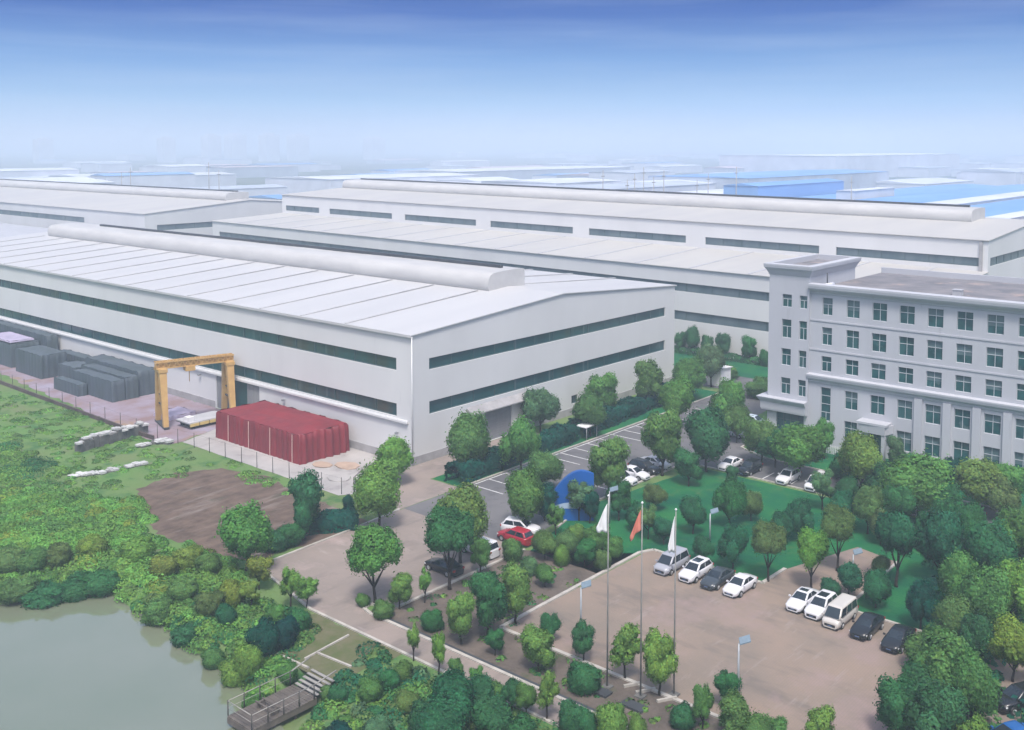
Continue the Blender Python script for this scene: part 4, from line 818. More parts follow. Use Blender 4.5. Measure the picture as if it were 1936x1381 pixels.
def car_meshes(kind):
    if kind in CARM: return CARM[kind]
    k = CK[kind]; M = []
    mb = MB(); rings = []
    for x, w, zt in k['st']:
        half = [(.78*w, .20), (.95*w, .30), (1.0*w, .52), (.985*w, zt-.12), (.93*w, zt-.03), (.62*w, zt+.012), (0, zt+.022)]
        ring = [(x, y, z) for y, z in half]+[(x, -y, z) for y, z in half[-2::-1]]; rings.append(ring)
    mb.loft(rings, closed=True)
    (b0, b1), (r0, r1), wb, wr, zr, zb = k['xb'], k['xr'], k['wb'], k['wr'], k['zr'], k['belt']
    lp = lambda a, b, t: a+(b-a)*t
    cr_ = [rrect(lp(b0, r0, t), lp(b1, r1, t), lp(wb, wr, t), lp(zb-.03, zr-.04, t)) for t in (0, .4, .8, 1)]
    cr_ += [rrect(r0+.06, r1-.06, wr-.05, zr-.012), rrect(r0+.3, r1-.3, wr-.25, zr+.012, .1)]
    mb.loft(cr_, closed=True)
    wx = k['wh']; W2 = max(s[1] for s in k['st'])
    M.append(('body', mb.mesh('body', M_paint), []))
    def T(t): return lp(zb-.03, zr-.04, t)
    q = MB(); lo_, hi_ = .10, .93
    q.quad((lp(b1, r1, lo_)+.02, lp(wb, wr, lo_)-.1, T(lo_)), (lp(b1, r1, lo_)+.02, -lp(wb, wr, lo_)+.1, T(lo_)), (lp(b1, r1, hi_)+.02, -lp(wb, wr, hi_)+.1, T(hi_)), (lp(b1, r1, hi_)+.02, lp(wb, wr, hi_)-.1, T(hi_)))
    q.f = [f[::-1] for f in q.f]; M.append(('windscreen', q.mesh('windscreen', M_carg), []))
    q = MB(); lo_ = .22
    q.quad((lp(b0, r0, lo_)-.02, lp(wb, wr, lo_)-.12, T(lo_)), (lp(b0, r0, lo_)-.02, -lp(wb, wr, lo_)+.12, T(lo_)), (lp(b0, r0, .9)-.02, -lp(wb, wr, .9)+.12, T(.9)), (lp(b0, r0, .9)-.02, lp(wb, wr, .9)-.12, T(.9)))
    M.append(('rear_window', q.mesh('rear_window', M_carg), []))
    for s in (1, -1):
        n = k['nw']; g0 = .16
        for i in range(n):
            ua, ub = (i+.04)/n, (i+.96)/n
            def X(u, t): a, b = lp(b0, r0, t)+g0, lp(b1, r1, t)-g0; return a+(b-a)*u
            q = MB(); pts = [(X(u, t), s*(lp(wb, wr, t)+.014), T(t)) for u, t in ((ua, .14), (ub, .14), (ub, .88), (ua, .88))]
            q.quad(*(pts if s < 0 else pts[::-1])); M.append(('side_window', q.mesh('side_window', M_carg), []))
        q = MB(); x0 = b1-.25; q.box(x0-.08, x0+.06, min(s*(W2-.04), s*(W2+.16)), max(s*(W2-.04), s*(W2+.16)), zb+.0, zb+.13); M.append(('mirror', q.mesh('mirror', M_paint), []))
        f = k['st'][-2]; q = MB(); xf = f[0]; yw = f[1]
        q.loft([[(xf-.16, s*(yw*.55), f[2]-.10), (xf-.20, s*(yw+.03), f[2]-.07), (xf-.22, s*(yw+.03), f[2]-.20), (xf-.08, s*(yw*.6), f[2]-.22)], [(xf+.06, s*(yw*.55), f[2]-.10), (xf-.02, s*(yw+.015), f[2]-.08), (xf-.02, s*(yw+.015), f[2]-.20), (xf+.10, s*(yw*.6), f[2]-.22)]], smooth=False)
        M.append(('headlight', q.mesh('headlight', M_hl), []))
        f = k['st'][1]; xf = f[0]; yw = f[1]; q = MB(); q.box(xf-.06, xf+.08, min(s*yw*.66, s*(yw+.015)), max(s*yw*.66, s*(yw+.015)), f[2]-.26, f[2]-.06); M.append(('taillight', q.mesh('taillight', M_tl), []))
        for x in (-wx, wx):
            q = MB(); q.tube([(x, s*(W2-.20), .32), (x, s*(W2-.005), .32)], [.37, .37], 16); M.append(('wheel_arch', q.mesh('wheel_arch', M_trim), []))
            q = MB(); q.tube([(x, s*(W2-.19), .32), (x, s*(W2+.01), .32), (x, s*(W2+.025), .32)], [.32, .32, .29], 18)
            rm = MB(); rm.tube([(x, s*(W2+.02), .32), (x, s*(W2+.032), .32)], [.215, .2], 14)
            for j in range(5): a = j*1.2566; rm.beam((x, s*(W2+.034), .32), (x+.2*math.cos(a), s*(W2+.034), .32+.2*math.sin(a)), .05, .01)
            M.append(('wheel', q.mesh('wheel', M_tyre), [('rim', rm.mesh('rim', M_rim))]))
    f = k['st'][-1]; q = MB(); q.box(f[0]-.06, f[0]+.015, -f[1]*.75, f[1]*.75, .33, f[2]-.10); M.append(('grille', q.mesh('grille', M_trim), []))
    q = MB(); q.box(f[0]+.016, f[0]+.025, -.2, .2, .37, .46); M.append(('licence_plate', q.mesh('licence_plate', M_plate), []))
    q = MB(); q.box(f[0]-.5, f[0]-.01, -f[1]*1.05, f[1]*1.05, .19, .30); q.box(k['st'][0][0]+.02, k['st'][0][0]+.4, -.66, .66, .19, .34); M.append(('bumper', q.mesh('bumper', M_trim), []))
    CARM[kind] = M; return M
def car(kind, x, y, rz, col, label, group='cars parked around the office', roofglass=False, cat=None):
    t = thing({'sedan': 'parked_car', 'suv': 'parked_suv', 'minivan': 'parked_minivan', 'minibus': 'parked_minibus'}[kind], label, cat or {'sedan': 'car', 'suv': 'car', 'minivan': 'minivan', 'minibus': 'minibus'}[kind], (x, y, .022), rz, group)
    t.scale = (.78, .78, .78)
    for nm, me, subs in car_meshes(kind):
        o = link(nm, me, t); o.color = tuple(col)+(1,)
        for n2, m2 in subs: link(n2, m2, o)
    if roofglass:
        k = CK[kind]; q = MB(); a, b = k['xr']; q.box(b-.15-(b-a)*.55, b-.15, -k['wr']+.2, k['wr']-.2, k['zr']-.03, k['zr']+.022); link('sunroof', q.mesh('sunroof', M_carg), t)
    return t
WH, BK, SV, DG, BL = (.64, .64, .67), (.012, .014, .018), (.33, .34, .38), (.045, .055, .065), (.01, .09, .3)
fx = 72.0; g1 = 'cars parked in the row along the plaza'
car('minivan', 71.3, 44.7, math.pi, SV, 'silver grey minivan parked farthest from the path gap in the plaza row', g1)
car('suv', 71.3, 42.4, math.pi, WH, 'white tall hatchback parked beside the silver grey minivan', g1, True)
car('sedan', 71.3, 40.4, math.pi, DG, 'dark slate saloon parked between two white cars in the plaza row', g1)
car('sedan', 71.3, 38.4, math.pi, WH, 'white saloon parked at the path gap beside the dark slate saloon', g1)
car('sedan', 72.1, 33.5, math.pi, WH, 'white saloon next to the path gap, with a slim dark sunroof', g1, True)
car('suv', 71.9, 31.9, math.pi, WH, 'white car with a large dark glass roof beside the beige minibus', g1, True)
car('minibus', 71.4, 30.25, math.pi, (.52, .49, .46), 'beige minibus parked between a white car and a black saloon', g1)
car('sedan', 71.1, 28.1, math.pi, BK, 'black saloon parked beside the beige minibus', g1)
car('sedan', 70.7, 25.7, math.pi, BK, 'black saloon at the end of the plaza row under the trees', g1)
g2 = 'cars parked along the drive'
car('sedan', 58.6, 58.6, R(90), BK, 'black saloon standing under the big tree on the drive', g2)
car('minivan', 63.2, 58.9, R(90), WH, 'white van seen from behind, half hidden by a round shrub on the drive', g2)
car('suv', 67.3, 58.3, R(90), (.32, .015, .03), 'dark red car squeezed beside a white car by the blue board', g2)
car('suv', 69.2, 59.3, R(-70), WH, 'white car with dark windscreen beside the dark red car', g2)
g3 = 'cars parked along the lawn side of the car park'
for i, (x, y, k, c, l) in enumerate([(86.6, 60.5, 'suv', WH, 'white car first in the group behind the white flag'), (88.9, 60.5, 'sedan', WH, 'white saloon second in the group behind the white flag'), (91.1, 60.6, 'suv', BK, 'black car third in the group behind the white flag'), (93.4, 60.7, 'sedan', WH, 'white saloon last in the group behind the white flag')]): car(k, x, y, R(-90), c, l, g3)
g4 = 'cars parked along the office road'
for x, y, k, c, l in [(98.4, 54.4, 'sedan', WH, 'white saloon half hidden by a young tree where the office road meets the car park'), (98.3, 52.0, 'suv', BK, 'black car beside the white saloon at the start of the office road'), (98.4, 47.6, 'suv', WH, 'white hatchback standing alone by the kerb opposite the round canopied porch'), (98.4, 44.4, 'minivan', WH, 'white minivan with dark windows next along the office road kerb'), (98.4, 41.0, 'sedan', BK, 'black saloon with white trim under the lawn trees by the office road'), (98.4, 34.8, 'suv', WH, 'white car glimpsed through trees on the office road'), (98.5, 31.6, 'sedan', WH, 'white saloon farther down the office road among trees'), (98.6, 29.2, 'sedan', (.01, .02, .07), 'dark blue saloon last along the office road')]: car(k, x, y, math.pi, c, l, g4)
g5 = 'cars parked beside the office tower'
for x, y, k, c, l in [(115.6, 60.6, 'suv', (.62, .70, .80), 'pale blue-white car parked beside the office tower'), (112.4, 60.4, 'sedan', BK, 'black car middle of three beside the office tower'), (109.6, 60.2, 'sedan', SV, 'silver car nearest the kerb of three beside the office tower')]: car(k, x, y, R(-90), c, l, g5)
car('suv', 67.6, 17.0, R(150), BK, 'big black car close by at the edge of the thicket', 'cars at the near edge of the thicket')
car('sedan', 62.9, 16.2, R(150), BL, 'bright blue car only just showing at the bottom edge', 'cars at the near edge of the thicket')

# ------------------------------------------------------------------ leaves
def leafmesh(name, P, Nn, size, rng, tint, mt=None, tilt=.46, asp=1.5):
    """P points, Nn soft outward normals, one small quad per point"""
    n = len(P); Nn = Nn/np.linalg.norm(Nn, axis=1)[:, None]
    g = Nn+tilt*rng.normal(size=(n, 3)); g /= np.linalg.norm(g, axis=1)[:, None]
    bad = (g*Nn).sum(1) < .15; g[bad] = Nn[bad]
    a = rng.normal(size=(n, 3)); a -= (a*g).sum(1)[:, None]*g; a /= np.linalg.norm(a, axis=1)[:, None]; b = np.cross(g, a)
    s = (size*rng.uniform(.6, 1.35, n))[:, None] if np.isscalar(size) else (size*rng.uniform(.6, 1.35, n))[:, None]
    V = np.stack([P-a*s*.5*asp, P-b*s*.5+a*s*.1, P+a*s*.5*asp, P+b*s*.5+a*s*.1], 1).reshape(-1, 3)
    me = bpy.data.meshes.new(name); me.vertices.add(4*n); me.vertices.foreach_set('co', V.ravel())
    me.loops.add(4*n); me.loops.foreach_set('vertex_index', np.arange(4*n, dtype=np.int32)); me.polygons.add(n)
    me.polygons.foreach_set('loop_start', np.arange(0, 4*n, 4, dtype=np.int32)); me.polygons.foreach_set('use_smooth', np.ones(n, bool)); me.update()
    at = me.attributes.new('tint', 'FLOAT_COLOR', 'POINT'); C = np.ones((4*n, 4)); C[:, :3] = np.repeat(tint, 4, 0); at.data.foreach_set('color', C.ravel())
    nn_ = Nn+.13*rng.normal(size=(n, 3)); nn_ /= np.linalg.norm(nn_, axis=1)[:, None]
    me.normals_split_custom_set_from_vertices(np.repeat(nn_, 4, 0).tolist())
    me.materials.append(mt or M_leaf); return me
def sph(n, rng): v = rng.normal(size=(n, 3)); return v/np.linalg.norm(v, axis=1)[:, None]
def leaf_tint(n, rng, a=.16):
    t = 1+a*rng.normal(size=(n, 1)); h = .10*rng.normal(size=(n, 1)); return np.clip(np.hstack([t*(1+h), t, t*(1-h)]), .4, 1.8)
def crown(kind, seed):
    rng = np.random.default_rng(seed); L_ = []
    if kind == 'round':
        L_ = [((0, 0, -.05), .52), ((rng.uniform(-.2, .2), rng.uniform(-.2, .2), .15), .46)]
        for i in range(17): d = sph(1, rng)[0]; d[2] = abs(d[2])*.9-.35 if i > 2 else d[2]*.5; L_.append((d*np.array([.66, .66, .64])*rng.uniform(.7, 1.2), rng.uniform(.19, .44)))
        n, ls = 9000, .066
    elif kind == 'oval':
        L_ = [((0, 0, -.25), .5), ((0, 0, .2), .45)]
        for i in range(11): t = rng.uniform(-.7, .75); a = rng.uniform(0, 6.28); r = .55*math.sqrt(max(.05, 1-t*t)); L_.append(((r*math.cos(a), r*math.sin(a), t*.85), rng.uniform(.24, .38)))
        n, ls = 7500, .068
    elif kind == 'sparse':
        for i in range(17): d = sph(1, rng)[0]; L_.append((d*np.array([.66, .66, .72])*rng.uniform(.35, 1.05), rng.uniform(.18, .32)))
        n, ls = 3600, .078
    elif kind == 'spread':
        L_ = [((0, 0, .1), .55)]
        for i in range(15): a = rng.uniform(0, 6.28); r = rng.uniform(.4, .72); L_.append(((r*math.cos(a), r*math.sin(a), rng.uniform(-.35, .55)*(1.1-r*.6)), rng.uniform(.24, .38)))
        n, ls = 8500, .064
    else:   # bush
        L_ = [((0, 0, -.3), .85)]
        for i in range(12): a = rng.uniform(0, 6.28); r = rng.uniform(.3, .7); L_.append(((r*math.cos(a), r*math.sin(a), rng.uniform(-.6, .45)), rng.uniform(.25, .42)))
        n, ls = 6500, .07
    C = np.array([l[0] for l in L_], float); Rr = np.array([l[1] for l in L_]); w = Rr**2; pk = rng.choice(len(L_), int(n*1.9), p=w/w.sum())
    d = sph(len(pk), rng); rad = Rr[pk]*(1-.16*rng.random(len(pk))**2+.05*rng.normal(size=len(pk))); P = C[pk]+d*rad[:, None]
    keep = np.ones(len(P), bool)
    for j in range(len(L_)): keep &= ~((np.linalg.norm(P-C[j], axis=1) < Rr[j]*.72) & (pk != j))
    if kind != 'sparse': keep &= P[:, 2] > (-1.0 if kind != 'bush' else -1.0)
    P, d, pk = P[keep][:n], d[keep][:n], pk[keep][:n]; 
    # broken outline: fine knots along the outward direction and stray twigs beyond it
    kn = sum(a*np.sin(P @ rng.normal(size=3)*f+rng.uniform(0, 6.3)) for a, f in ((.5, 5), (.5, 7), (.45, 10), (.4, 13), (.35, 17), (.3, 23)))
    P = P+d*(.055*kn)[:, None]; st = rng.random(len(P)) < .10; P[st] += d[st]*rng.uniform(.03, .17, (st.sum(), 1)); lt_k = 1+.10*np.clip(kn, -1.5, 1.5)[:, None]
    Nn = .55*d+.45*P/np.maximum(.2, np.linalg.norm(P, axis=1))[:, None]+np.array([0, 0, .12])
    lt = rng.uniform(.78, 1.22, len(L_))[pk][:, None]
    ext = np.percentile(np.abs(P), 98, axis=0); P = P/np.array([max(ext[0], ext[1])]*2+[ext[2]])
    # a second, larger-leaved layer just under the outer one keeps the crown dense; its own random order gives the inner light and dark
    P2 = P[::3]*.86; N2 = Nn[::3]
    return leafmesh('crown', np.concatenate([P, P2]), np.concatenate([Nn, N2]), np.concatenate([np.full(len(P), ls), np.full(len(P2), ls*2.3)]), rng, np.concatenate([leaf_tint(len(P), rng)*lt, leaf_tint(len(P2), rng)*lt[::3]]))
CR_ = {k: [crown(k, 10*i+s) for s in range(v)] for i, (k, v) in enumerate((('round', 4), ('oval', 3), ('sparse', 3), ('spread', 2), ('bush', 4)))}
def trunk(seed, fork):
    r = random.Random(seed); q = MB(); j = [(r.uniform(-.03, .03), r.uniform(-.03, .03)) for _ in range(4)]
    q.tube([(0, 0, -.03), (j[0][0]*.5, j[0][1]*.5, .25), (j[1][0], j[1][1], fork), (j[2][0]*2, j[2][1]*2, 1.0)], [1.25, .95, .8, .3], 8)
    for i in range(4):
        a = i*1.57+r.uniform(-.4, .4); e = r.uniform(.16, .3); z0 = fork-.05+.08*i
        q.tube([(j[1][0], j[1][1], z0), (e*.5*math.cos(a), e*.5*math.sin(a), z0+.18), (e*math.cos(a), e*math.sin(a), min(1.15, z0+.42))], [.55, .4, .18], 6)
    me = q.mesh('trunk', M_bark)
    for v in me.vertices:   # radii are in units of 1/10, heights in whole trunk units
        pass
    return me
def trunk_mesh(seed, fork, h, r0, sp):
    r = random.Random(seed); q = MB(); j = [(r.uniform(-.04, .04)*h, r.uniform(-.04, .04)*h) for _ in range(3)]
    q.tube([(0, 0, -.1), (j[0][0]*.4, j[0][1]*.4, .3*fork*h), (j[1][0]*.7, j[1][1]*.7, fork*h), (j[2][0], j[2][1], h)], [r0*1.3, r0, r0*.8, r0*.3], 8)
    for i in range(4):
        a = i*1.57+r.uniform(-.4, .4); e = sp*r.uniform(.45, .7); z0 = fork*h*(.95+.06*i)
        q.tube([(j[1][0]*.7, j[1][1]*.7, z0), (e*.5*math.cos(a), e*.5*math.sin(a), z0+.22*h), (e*math.cos(a), e*math.sin(a), z0+.42*h)], [r0*.6, r0*.42, r0*.18], 6)
    return q.mesh('trunk', M_bark)
PAL = dict(light=(.165, .33, .065), mid=(.11, .26, .062), dark=(.042, .18, .062), yel=(.22, .32, .055), olive=(.125, .22, .065), teal=(.026, .155, .070), grey=(.11, .22, .10), dteal=(.004, .085, .06), fresh=(.16, .38, .075))
PW = dict(fresh='bright green', light='light green', mid='mid-green', dark='dark green', yel='yellow-green', olive='olive green', teal='blue-green', grey='grey-green', dteal='blackish green')
KW = dict(round='bushy', oval='upright', sparse='slender', spread='spreading', bush='low')
tcount = [0]
def tree(px, yb, yt, hw, kind, colour, label, group, name=None, cat=None, z=None):
    tcount[0] += 1; i = tcount[0]; r = random.Random(i*7)
    b = G(px, yb)
    if group == 'small trees before the rear hall' and b[0] > 148.4: b = np.array([b[0]*148.4/b[0], b[1]*148.4/b[0], 0.])      # they stand outside the wall
    zz = float(gz(b)[0]) if z is None else z; s = mpp(b); h = (yb-yt)*s*1.02; rad = hw*s
    if group == 'small trees before the rear hall': h = max(2.2, CAMH-depth(b)*(yt-HOR)/F)
    col = tuple(c*r.uniform(.88, 1.12) for c in PAL[colour])
    if kind == 'bush':
        me = CR_['bush'][i % 4]; o = link(name or 'shrub', me, None, (b[0], b[1], zz+h*.5)); o.scale = (rad, rad, h*.52); o.rotation_euler = (0, 0, r.uniform(0, 6.28)); o.color = col+(1,)
        return tag(o, label, cat or 'shrub', group)
    t = thing(name or 'tree', label, cat or 'tree', (b[0], b[1], zz), 0, group)
    fr_ = {'round': .26, 'oval': .24, 'sparse': .32, 'spread': .40}[kind]
    tk = link('trunk', trunk_mesh(i, {'spread': .3}.get(kind, fr_+.05), h*(fr_*.5+.5), max(.05, h*.021), rad), t)
    lst = CR_[kind]; cr2 = link('crown', lst[i % len(lst)], t, (0, 0, h*(1+fr_)/2)); cr2.scale = (rad, rad, h*(1-fr_)/2); cr2.rotation_euler = (0, 0, r.uniform(0, 6.28)); cr2.color = col+(1,)
    return t
ORD = ['first', 'second', 'third', 'fourth', 'fifth', 'sixth', 'seventh', 'eighth', 'ninth', 'tenth', 'eleventh', 'twelfth', 'thirteenth', 'fourteenth', 'fifteenth', 'sixteenth', 'seventeenth', 'eighteenth', 'nineteenth', 'twentieth'] + ['%dth' % i for i in range(21, 60)]
def row(items, phrase, group):
    for i, (px, yb, yt, hw, k, c) in enumerate(items):
        if 'lawn' in phrase: hw *= .84; yt += 6
        if 'thicket' in phrase: hw *= .92; yt += 5
        if 'bank' in phrase and c == 'grey': c = 'mid'
        tree(px, yb, yt, hw, k, c, '%s %s %s %s' % (PW[c], KW[k], 'shrub' if k == 'bush' else 'tree', phrase % ORD[i]), group)
row([(885, 898, 785, 38, 'round', 'mid'), (985, 897, 795, 36, 'round', 'mid'), (1022, 818, 738, 35, 'round', 'grey'), (1115, 826, 750, 31, 'round', 'mid'), (1138, 792, 708, 29, 'oval', 'mid'), (1226, 772, 685, 31, 'oval', 'mid'), (1300, 756, 680, 34, 'round', 'mid'), (1345, 732, 655, 26, 'round', 'grey')], 'along the gable hedge, %s from the warehouse corner', 'trees along the gable hedge')
row([(1030, 930, 856, 31, 'round', 'mid'), (1150, 945, 822, 38, 'oval', 'mid'), (1252, 900, 778, 36, 'oval', 'mid'), (1278, 812, 722, 34, 'round', 'mid'), (1335, 892, 778, 43, 'round', 'dark'), (1375, 812, 722, 31, 'round', 'mid'), (1392, 838, 770, 26, 'round', 'mid'), (1302, 920, 850, 26, 'oval', 'dark'), (1440, 876, 795, 33, 'round', 'mid')], 'among the parking bays, %s counting away from the drive', 'trees among the parking bays')
row([(1285, 668, 628, 12, 'oval', 'dark'), (1307, 662, 618, 15, 'round', 'dark'), (1337, 668, 625, 12, 'bush', 'dark'), (1366, 674, 630, 15, 'oval', 'dark'), (1418, 680, 632, 15, 'oval', 'dark'), (1448, 690, 657, 12, 'bush', 'dark'), (1330, 700, 660, 14, 'round', 'mid'), (1375, 716, 690, 20, 'bush', 'mid'), (1440, 752, 712, 30, 'bush', 'mid')], 'before the rear hall wall, %s from the gable end', 'small trees before the rear hall')
row([(1510, 905, 806, 52, 'round', 'mid'), (1465, 884, 815, 30, 'round', 'dark'), (1558, 868, 796, 18, 'oval', 'mid'), (1600, 905, 858, 30, 'bush', 'dark'), (1628, 935, 825, 42, 'round', 'light'), (1692, 885, 826, 18, 'oval', 'grey'), (1735, 985, 865, 62, 'round', 'mid'), (1672, 960, 880, 34, 'round', 'dark'), (1805, 925, 865, 24, 'oval', 'dteal'), (1850, 968, 872, 50, 'round', 'light'), (1905, 962, 872, 40, 'oval', 'mid'), (1890, 985, 905, 34, 'round', 'olive'), (1780, 1000, 915, 36, 'round', 'dark')], 'before the office front, %s from its tower', 'trees before the office')
row([(1095, 985, 910, 26, 'sparse', 'grey'), (990, 1000, 893, 38, 'round', 'mid'), (1050, 1012, 955, 16, 'sparse', 'mid'), (1030, 985, 915, 22, 'oval', 'dteal'), (1115, 990, 930, 18, 'oval', 'dteal')], 'around the blue board, %s in turn', 'trees around the blue board')
lawn = [(1170, 985, 905, 26, 'oval', 'dark'), (1205, 1005, 945, 24, 'round', 'teal'), (1238, 965, 912, 26, 'round', 'olive'), (1225, 1020, 952, 26, 'sparse', 'olive'), (1255, 1030, 975, 24, 'round', 'teal'), (1310, 1010, 935, 28, 'round', 'teal'), (1380, 1000, 905, 36, 'round', 'dark'), (1385, 925, 872, 15, 'oval', 'dark'), (1420, 985, 925, 24, 'round', 'olive'), (1385, 1075, 990, 32, 'round', 'teal'), (1330, 1065, 1010, 24, 'round', 'teal'), (1452, 1100, 985, 36, 'spread', 'olive'), (1534, 1115, 1000, 36, 'spread', 'light'), (1510, 1020, 940, 32, 'round', 'teal'), (1478, 1030, 965, 26, 'round', 'teal'), (1555, 965, 885, 30, 'sparse', 'grey'), (1590, 1000, 925, 28, 'round', 'teal'), (1582, 1080, 955, 36, 'spread', 'olive'), (1640, 1010, 915, 36, 'round', 'olive'), (1600, 960, 900, 26, 'round', 'dark'), (1700, 1000, 915, 42, 'round', 'dark'), (1665, 1030, 960, 26, 'round', 'olive'), (1695, 1110, 965, 44, 'spread', 'teal'), (1605, 1130, 1060, 30, 'round', 'teal'), (1655, 1150, 1075, 32, 'round', 'teal'), (1570, 1130, 1085, 22, 'bush', 'teal'), (1755, 1040, 965, 28, 'round', 'dark'), (1775, 1105, 965, 48, 'round', 'teal'), (1665, 1095, 1045, 20, 'round', 'olive'), (1740, 1190, 1095, 32, 'round', 'dteal'), (1830, 1045, 950, 36, 'round', 'dark'), (1650, 940, 890, 24, 'bush', 'dark')]
row(lawn, 'on the lawn behind the parked cars, %s outward from the flagpoles', 'trees on the lawn')
row([(1808, 1160, 1040, 38, 'round', 'mid'), (1870, 1120, 985, 50, 'round', 'dark'), (1925, 1080, 960, 46, 'round', 'mid'), (1800, 1230, 1128, 40, 'round', 'mid'), (1862, 1210, 1070, 46, 'round', 'mid'), (1912, 1180, 1060, 44, 'round', 'light'), (1850, 1270, 1160, 38, 'round', 'dark'), (1915, 1290, 1170, 44, 'round', 'yel'), (1755, 1275, 1195, 48, 'round', 'mid'), (1795, 1350, 1200, 70, 'round', 'mid'), (1735, 1345, 1245, 44, 'round', 'dark'), (1835, 1385, 1240, 48, 'round', 'mid'), (1700, 1400, 1285, 46, 'oval', 'dark'), (1765, 1430, 1290, 56, 'round', 'dark'), (1830, 1460, 1340, 40, 'bush', 'light'), (1890, 1060, 1000, 30, 'round', 'olive')], 'in the thicket past the car row, %s nearer', 'trees in the thicket beyond the car row')
row([(1040, 1215, 1162, 19, 'oval', 'dark'), (1018, 1275, 1187, 32, 'oval', 'light'), (1103, 1252, 1180, 21, 'oval', 'dark'), (1105, 1305, 1246, 32, 'bush', 'dark'), (1182, 1285, 1182, 33, 'sparse', 'light'), (1247, 1315, 1200, 31, 'oval', 'light'), (1328, 1378, 1297, 20, 'oval', 'mid'), (1290, 1375, 1325, 24, 'bush', 'dark'), (1375, 1340, 1270, 25, 'oval', 'dark'), (1390, 1405, 1315, 40, 'oval', 'mid'), (1468, 1420, 1355, 18, 'oval', 'mid'), (1550, 1425, 1338, 27, 'oval', 'light'), (1432, 1430, 1352, 26, 'round', 'mid')], 'along the near plaza edge, %s from the bed corner', 'small trees along the near plaza edge')
row([(872, 1218, 1115, 27, 'oval', 'light'), (922, 1205, 1082, 36, 'oval', 'dark'), (975, 1180, 1068, 34, 'oval', 'light'), (817, 1190, 1150, 21, 'bush', 'dark'), (936, 1240, 1190, 17, 'oval', 'dark'), (1030, 1110, 1070, 20, 'round', 'mid'), (1105, 1072, 1018, 20, 'oval', 'dark'), (1062, 1068, 1028, 16, 'bush', 'light'), (1130, 1035, 988, 26, 'bush', 'mid'), (1030, 1058, 1008, 26, 'round', 'olive'), (1070, 1042, 1000, 24, 'bush', 'olive'), (1090, 1022, 990, 20, 'bush', 'light'), (1160, 1052, 1012, 18, 'bush', 'mid'), (970, 1060, 1012, 21, 'bush', 'mid'), (908, 1085, 1018, 21, 'oval', 'mid'), (1000, 1085, 1050, 18, 'bush', 'grey'), (725, 1168, 1135, 20, 'bush', 'mid'), (688, 1146, 1120, 14, 'bush', 'mid'), (955, 1150, 1095, 20, 'bush', 'yel'), (1140, 1075, 1035, 16, 'bush', 'olive')], 'in the bare planting bed, %s from its middle', 'plants in the planting bed')
row([(782, 1250, 1183, 11, 'sparse', 'light'), (830, 1275, 1197, 14, 'sparse', 'light'), (862, 1300, 1245, 16, 'oval', 'mid'), (902, 1312, 1262, 16, 'sparse', 'mid'), (938, 1330, 1285, 18, 'bush', 'mid'), (968, 1345, 1288, 20, 'round', 'dark'), (995, 1355, 1295, 20, 'round', 'mid'), (1034, 1362, 1270, 22, 'sparse', 'light'), (1080, 1388, 1318, 24, 'bush', 'dark'), (1112, 1395, 1332, 20, 'bush', 'dark'), (1155, 1400, 1318, 28, 'bush', 'light'), (1205, 1402, 1346, 20, 'bush', 'light'), (803, 1140, 1078, 12, 'sparse', 'light'), (756, 1152, 1082, 22, 'oval', 'light')], 'beside the narrow path, %s from its upper end', 'young trees beside the narrow path')
for a in [(708, 1142, 998, 47, 'spread', 'mid', 'spreading tree with a forked dark trunk at the kerb bend of the drive'), (716, 1000, 875, 41, 'round', 'light', 'light green round tree between the bare dirt and the drive'), (850, 1115, 965, 44, 'spread', 'dark', 'dark lower tree of the big pair shading the black saloon'), (870, 1065, 925, 50, 'round', 'light', 'big light green tree rising behind the black saloon on the drive'), (745, 915, 830, 34, 'round', 'light', 'light green tree at the foot of the front warehouse corner'), (576, 1020, 893, 31, 'oval', 'dark', 'dark tree with a bare black trunk on the bare dirt edge'), (466, 1085, 958, 50, 'round', 'mid', 'broad bushy tree standing at the near edge of the bare dirt'), (549, 1150, 1075, 19, 'sparse', 'light', 'light young tree at the drive edge, farther from the kerb bend of its pair'), (580, 1150, 1092, 20, 'sparse', 'light', 'light young tree at the drive edge, nearer the kerb bend of its pair'), (490, 1115, 1050, 26, 'sparse', 'yel', 'yellow-green loose tree leaning over the drive edge by the pond bank'), (660, 985, 938, 16, 'oval', 'dteal', 'small very dark tree beside the light green tree by the drive'), (545, 1030, 985, 30, 'bush', 'dark', None), (520, 1040, 1000, 26, 'bush', 'dark', None)]:
    tree(*a[:6], a[6] or ('dark hedge shrub by the black-trunked tree' if a[5] == 'dark' else 'mid-green shrub at the dirt edge below the yard gate'), 'trees around the drive' if a[6] else 'shrubs around the bare dirt')
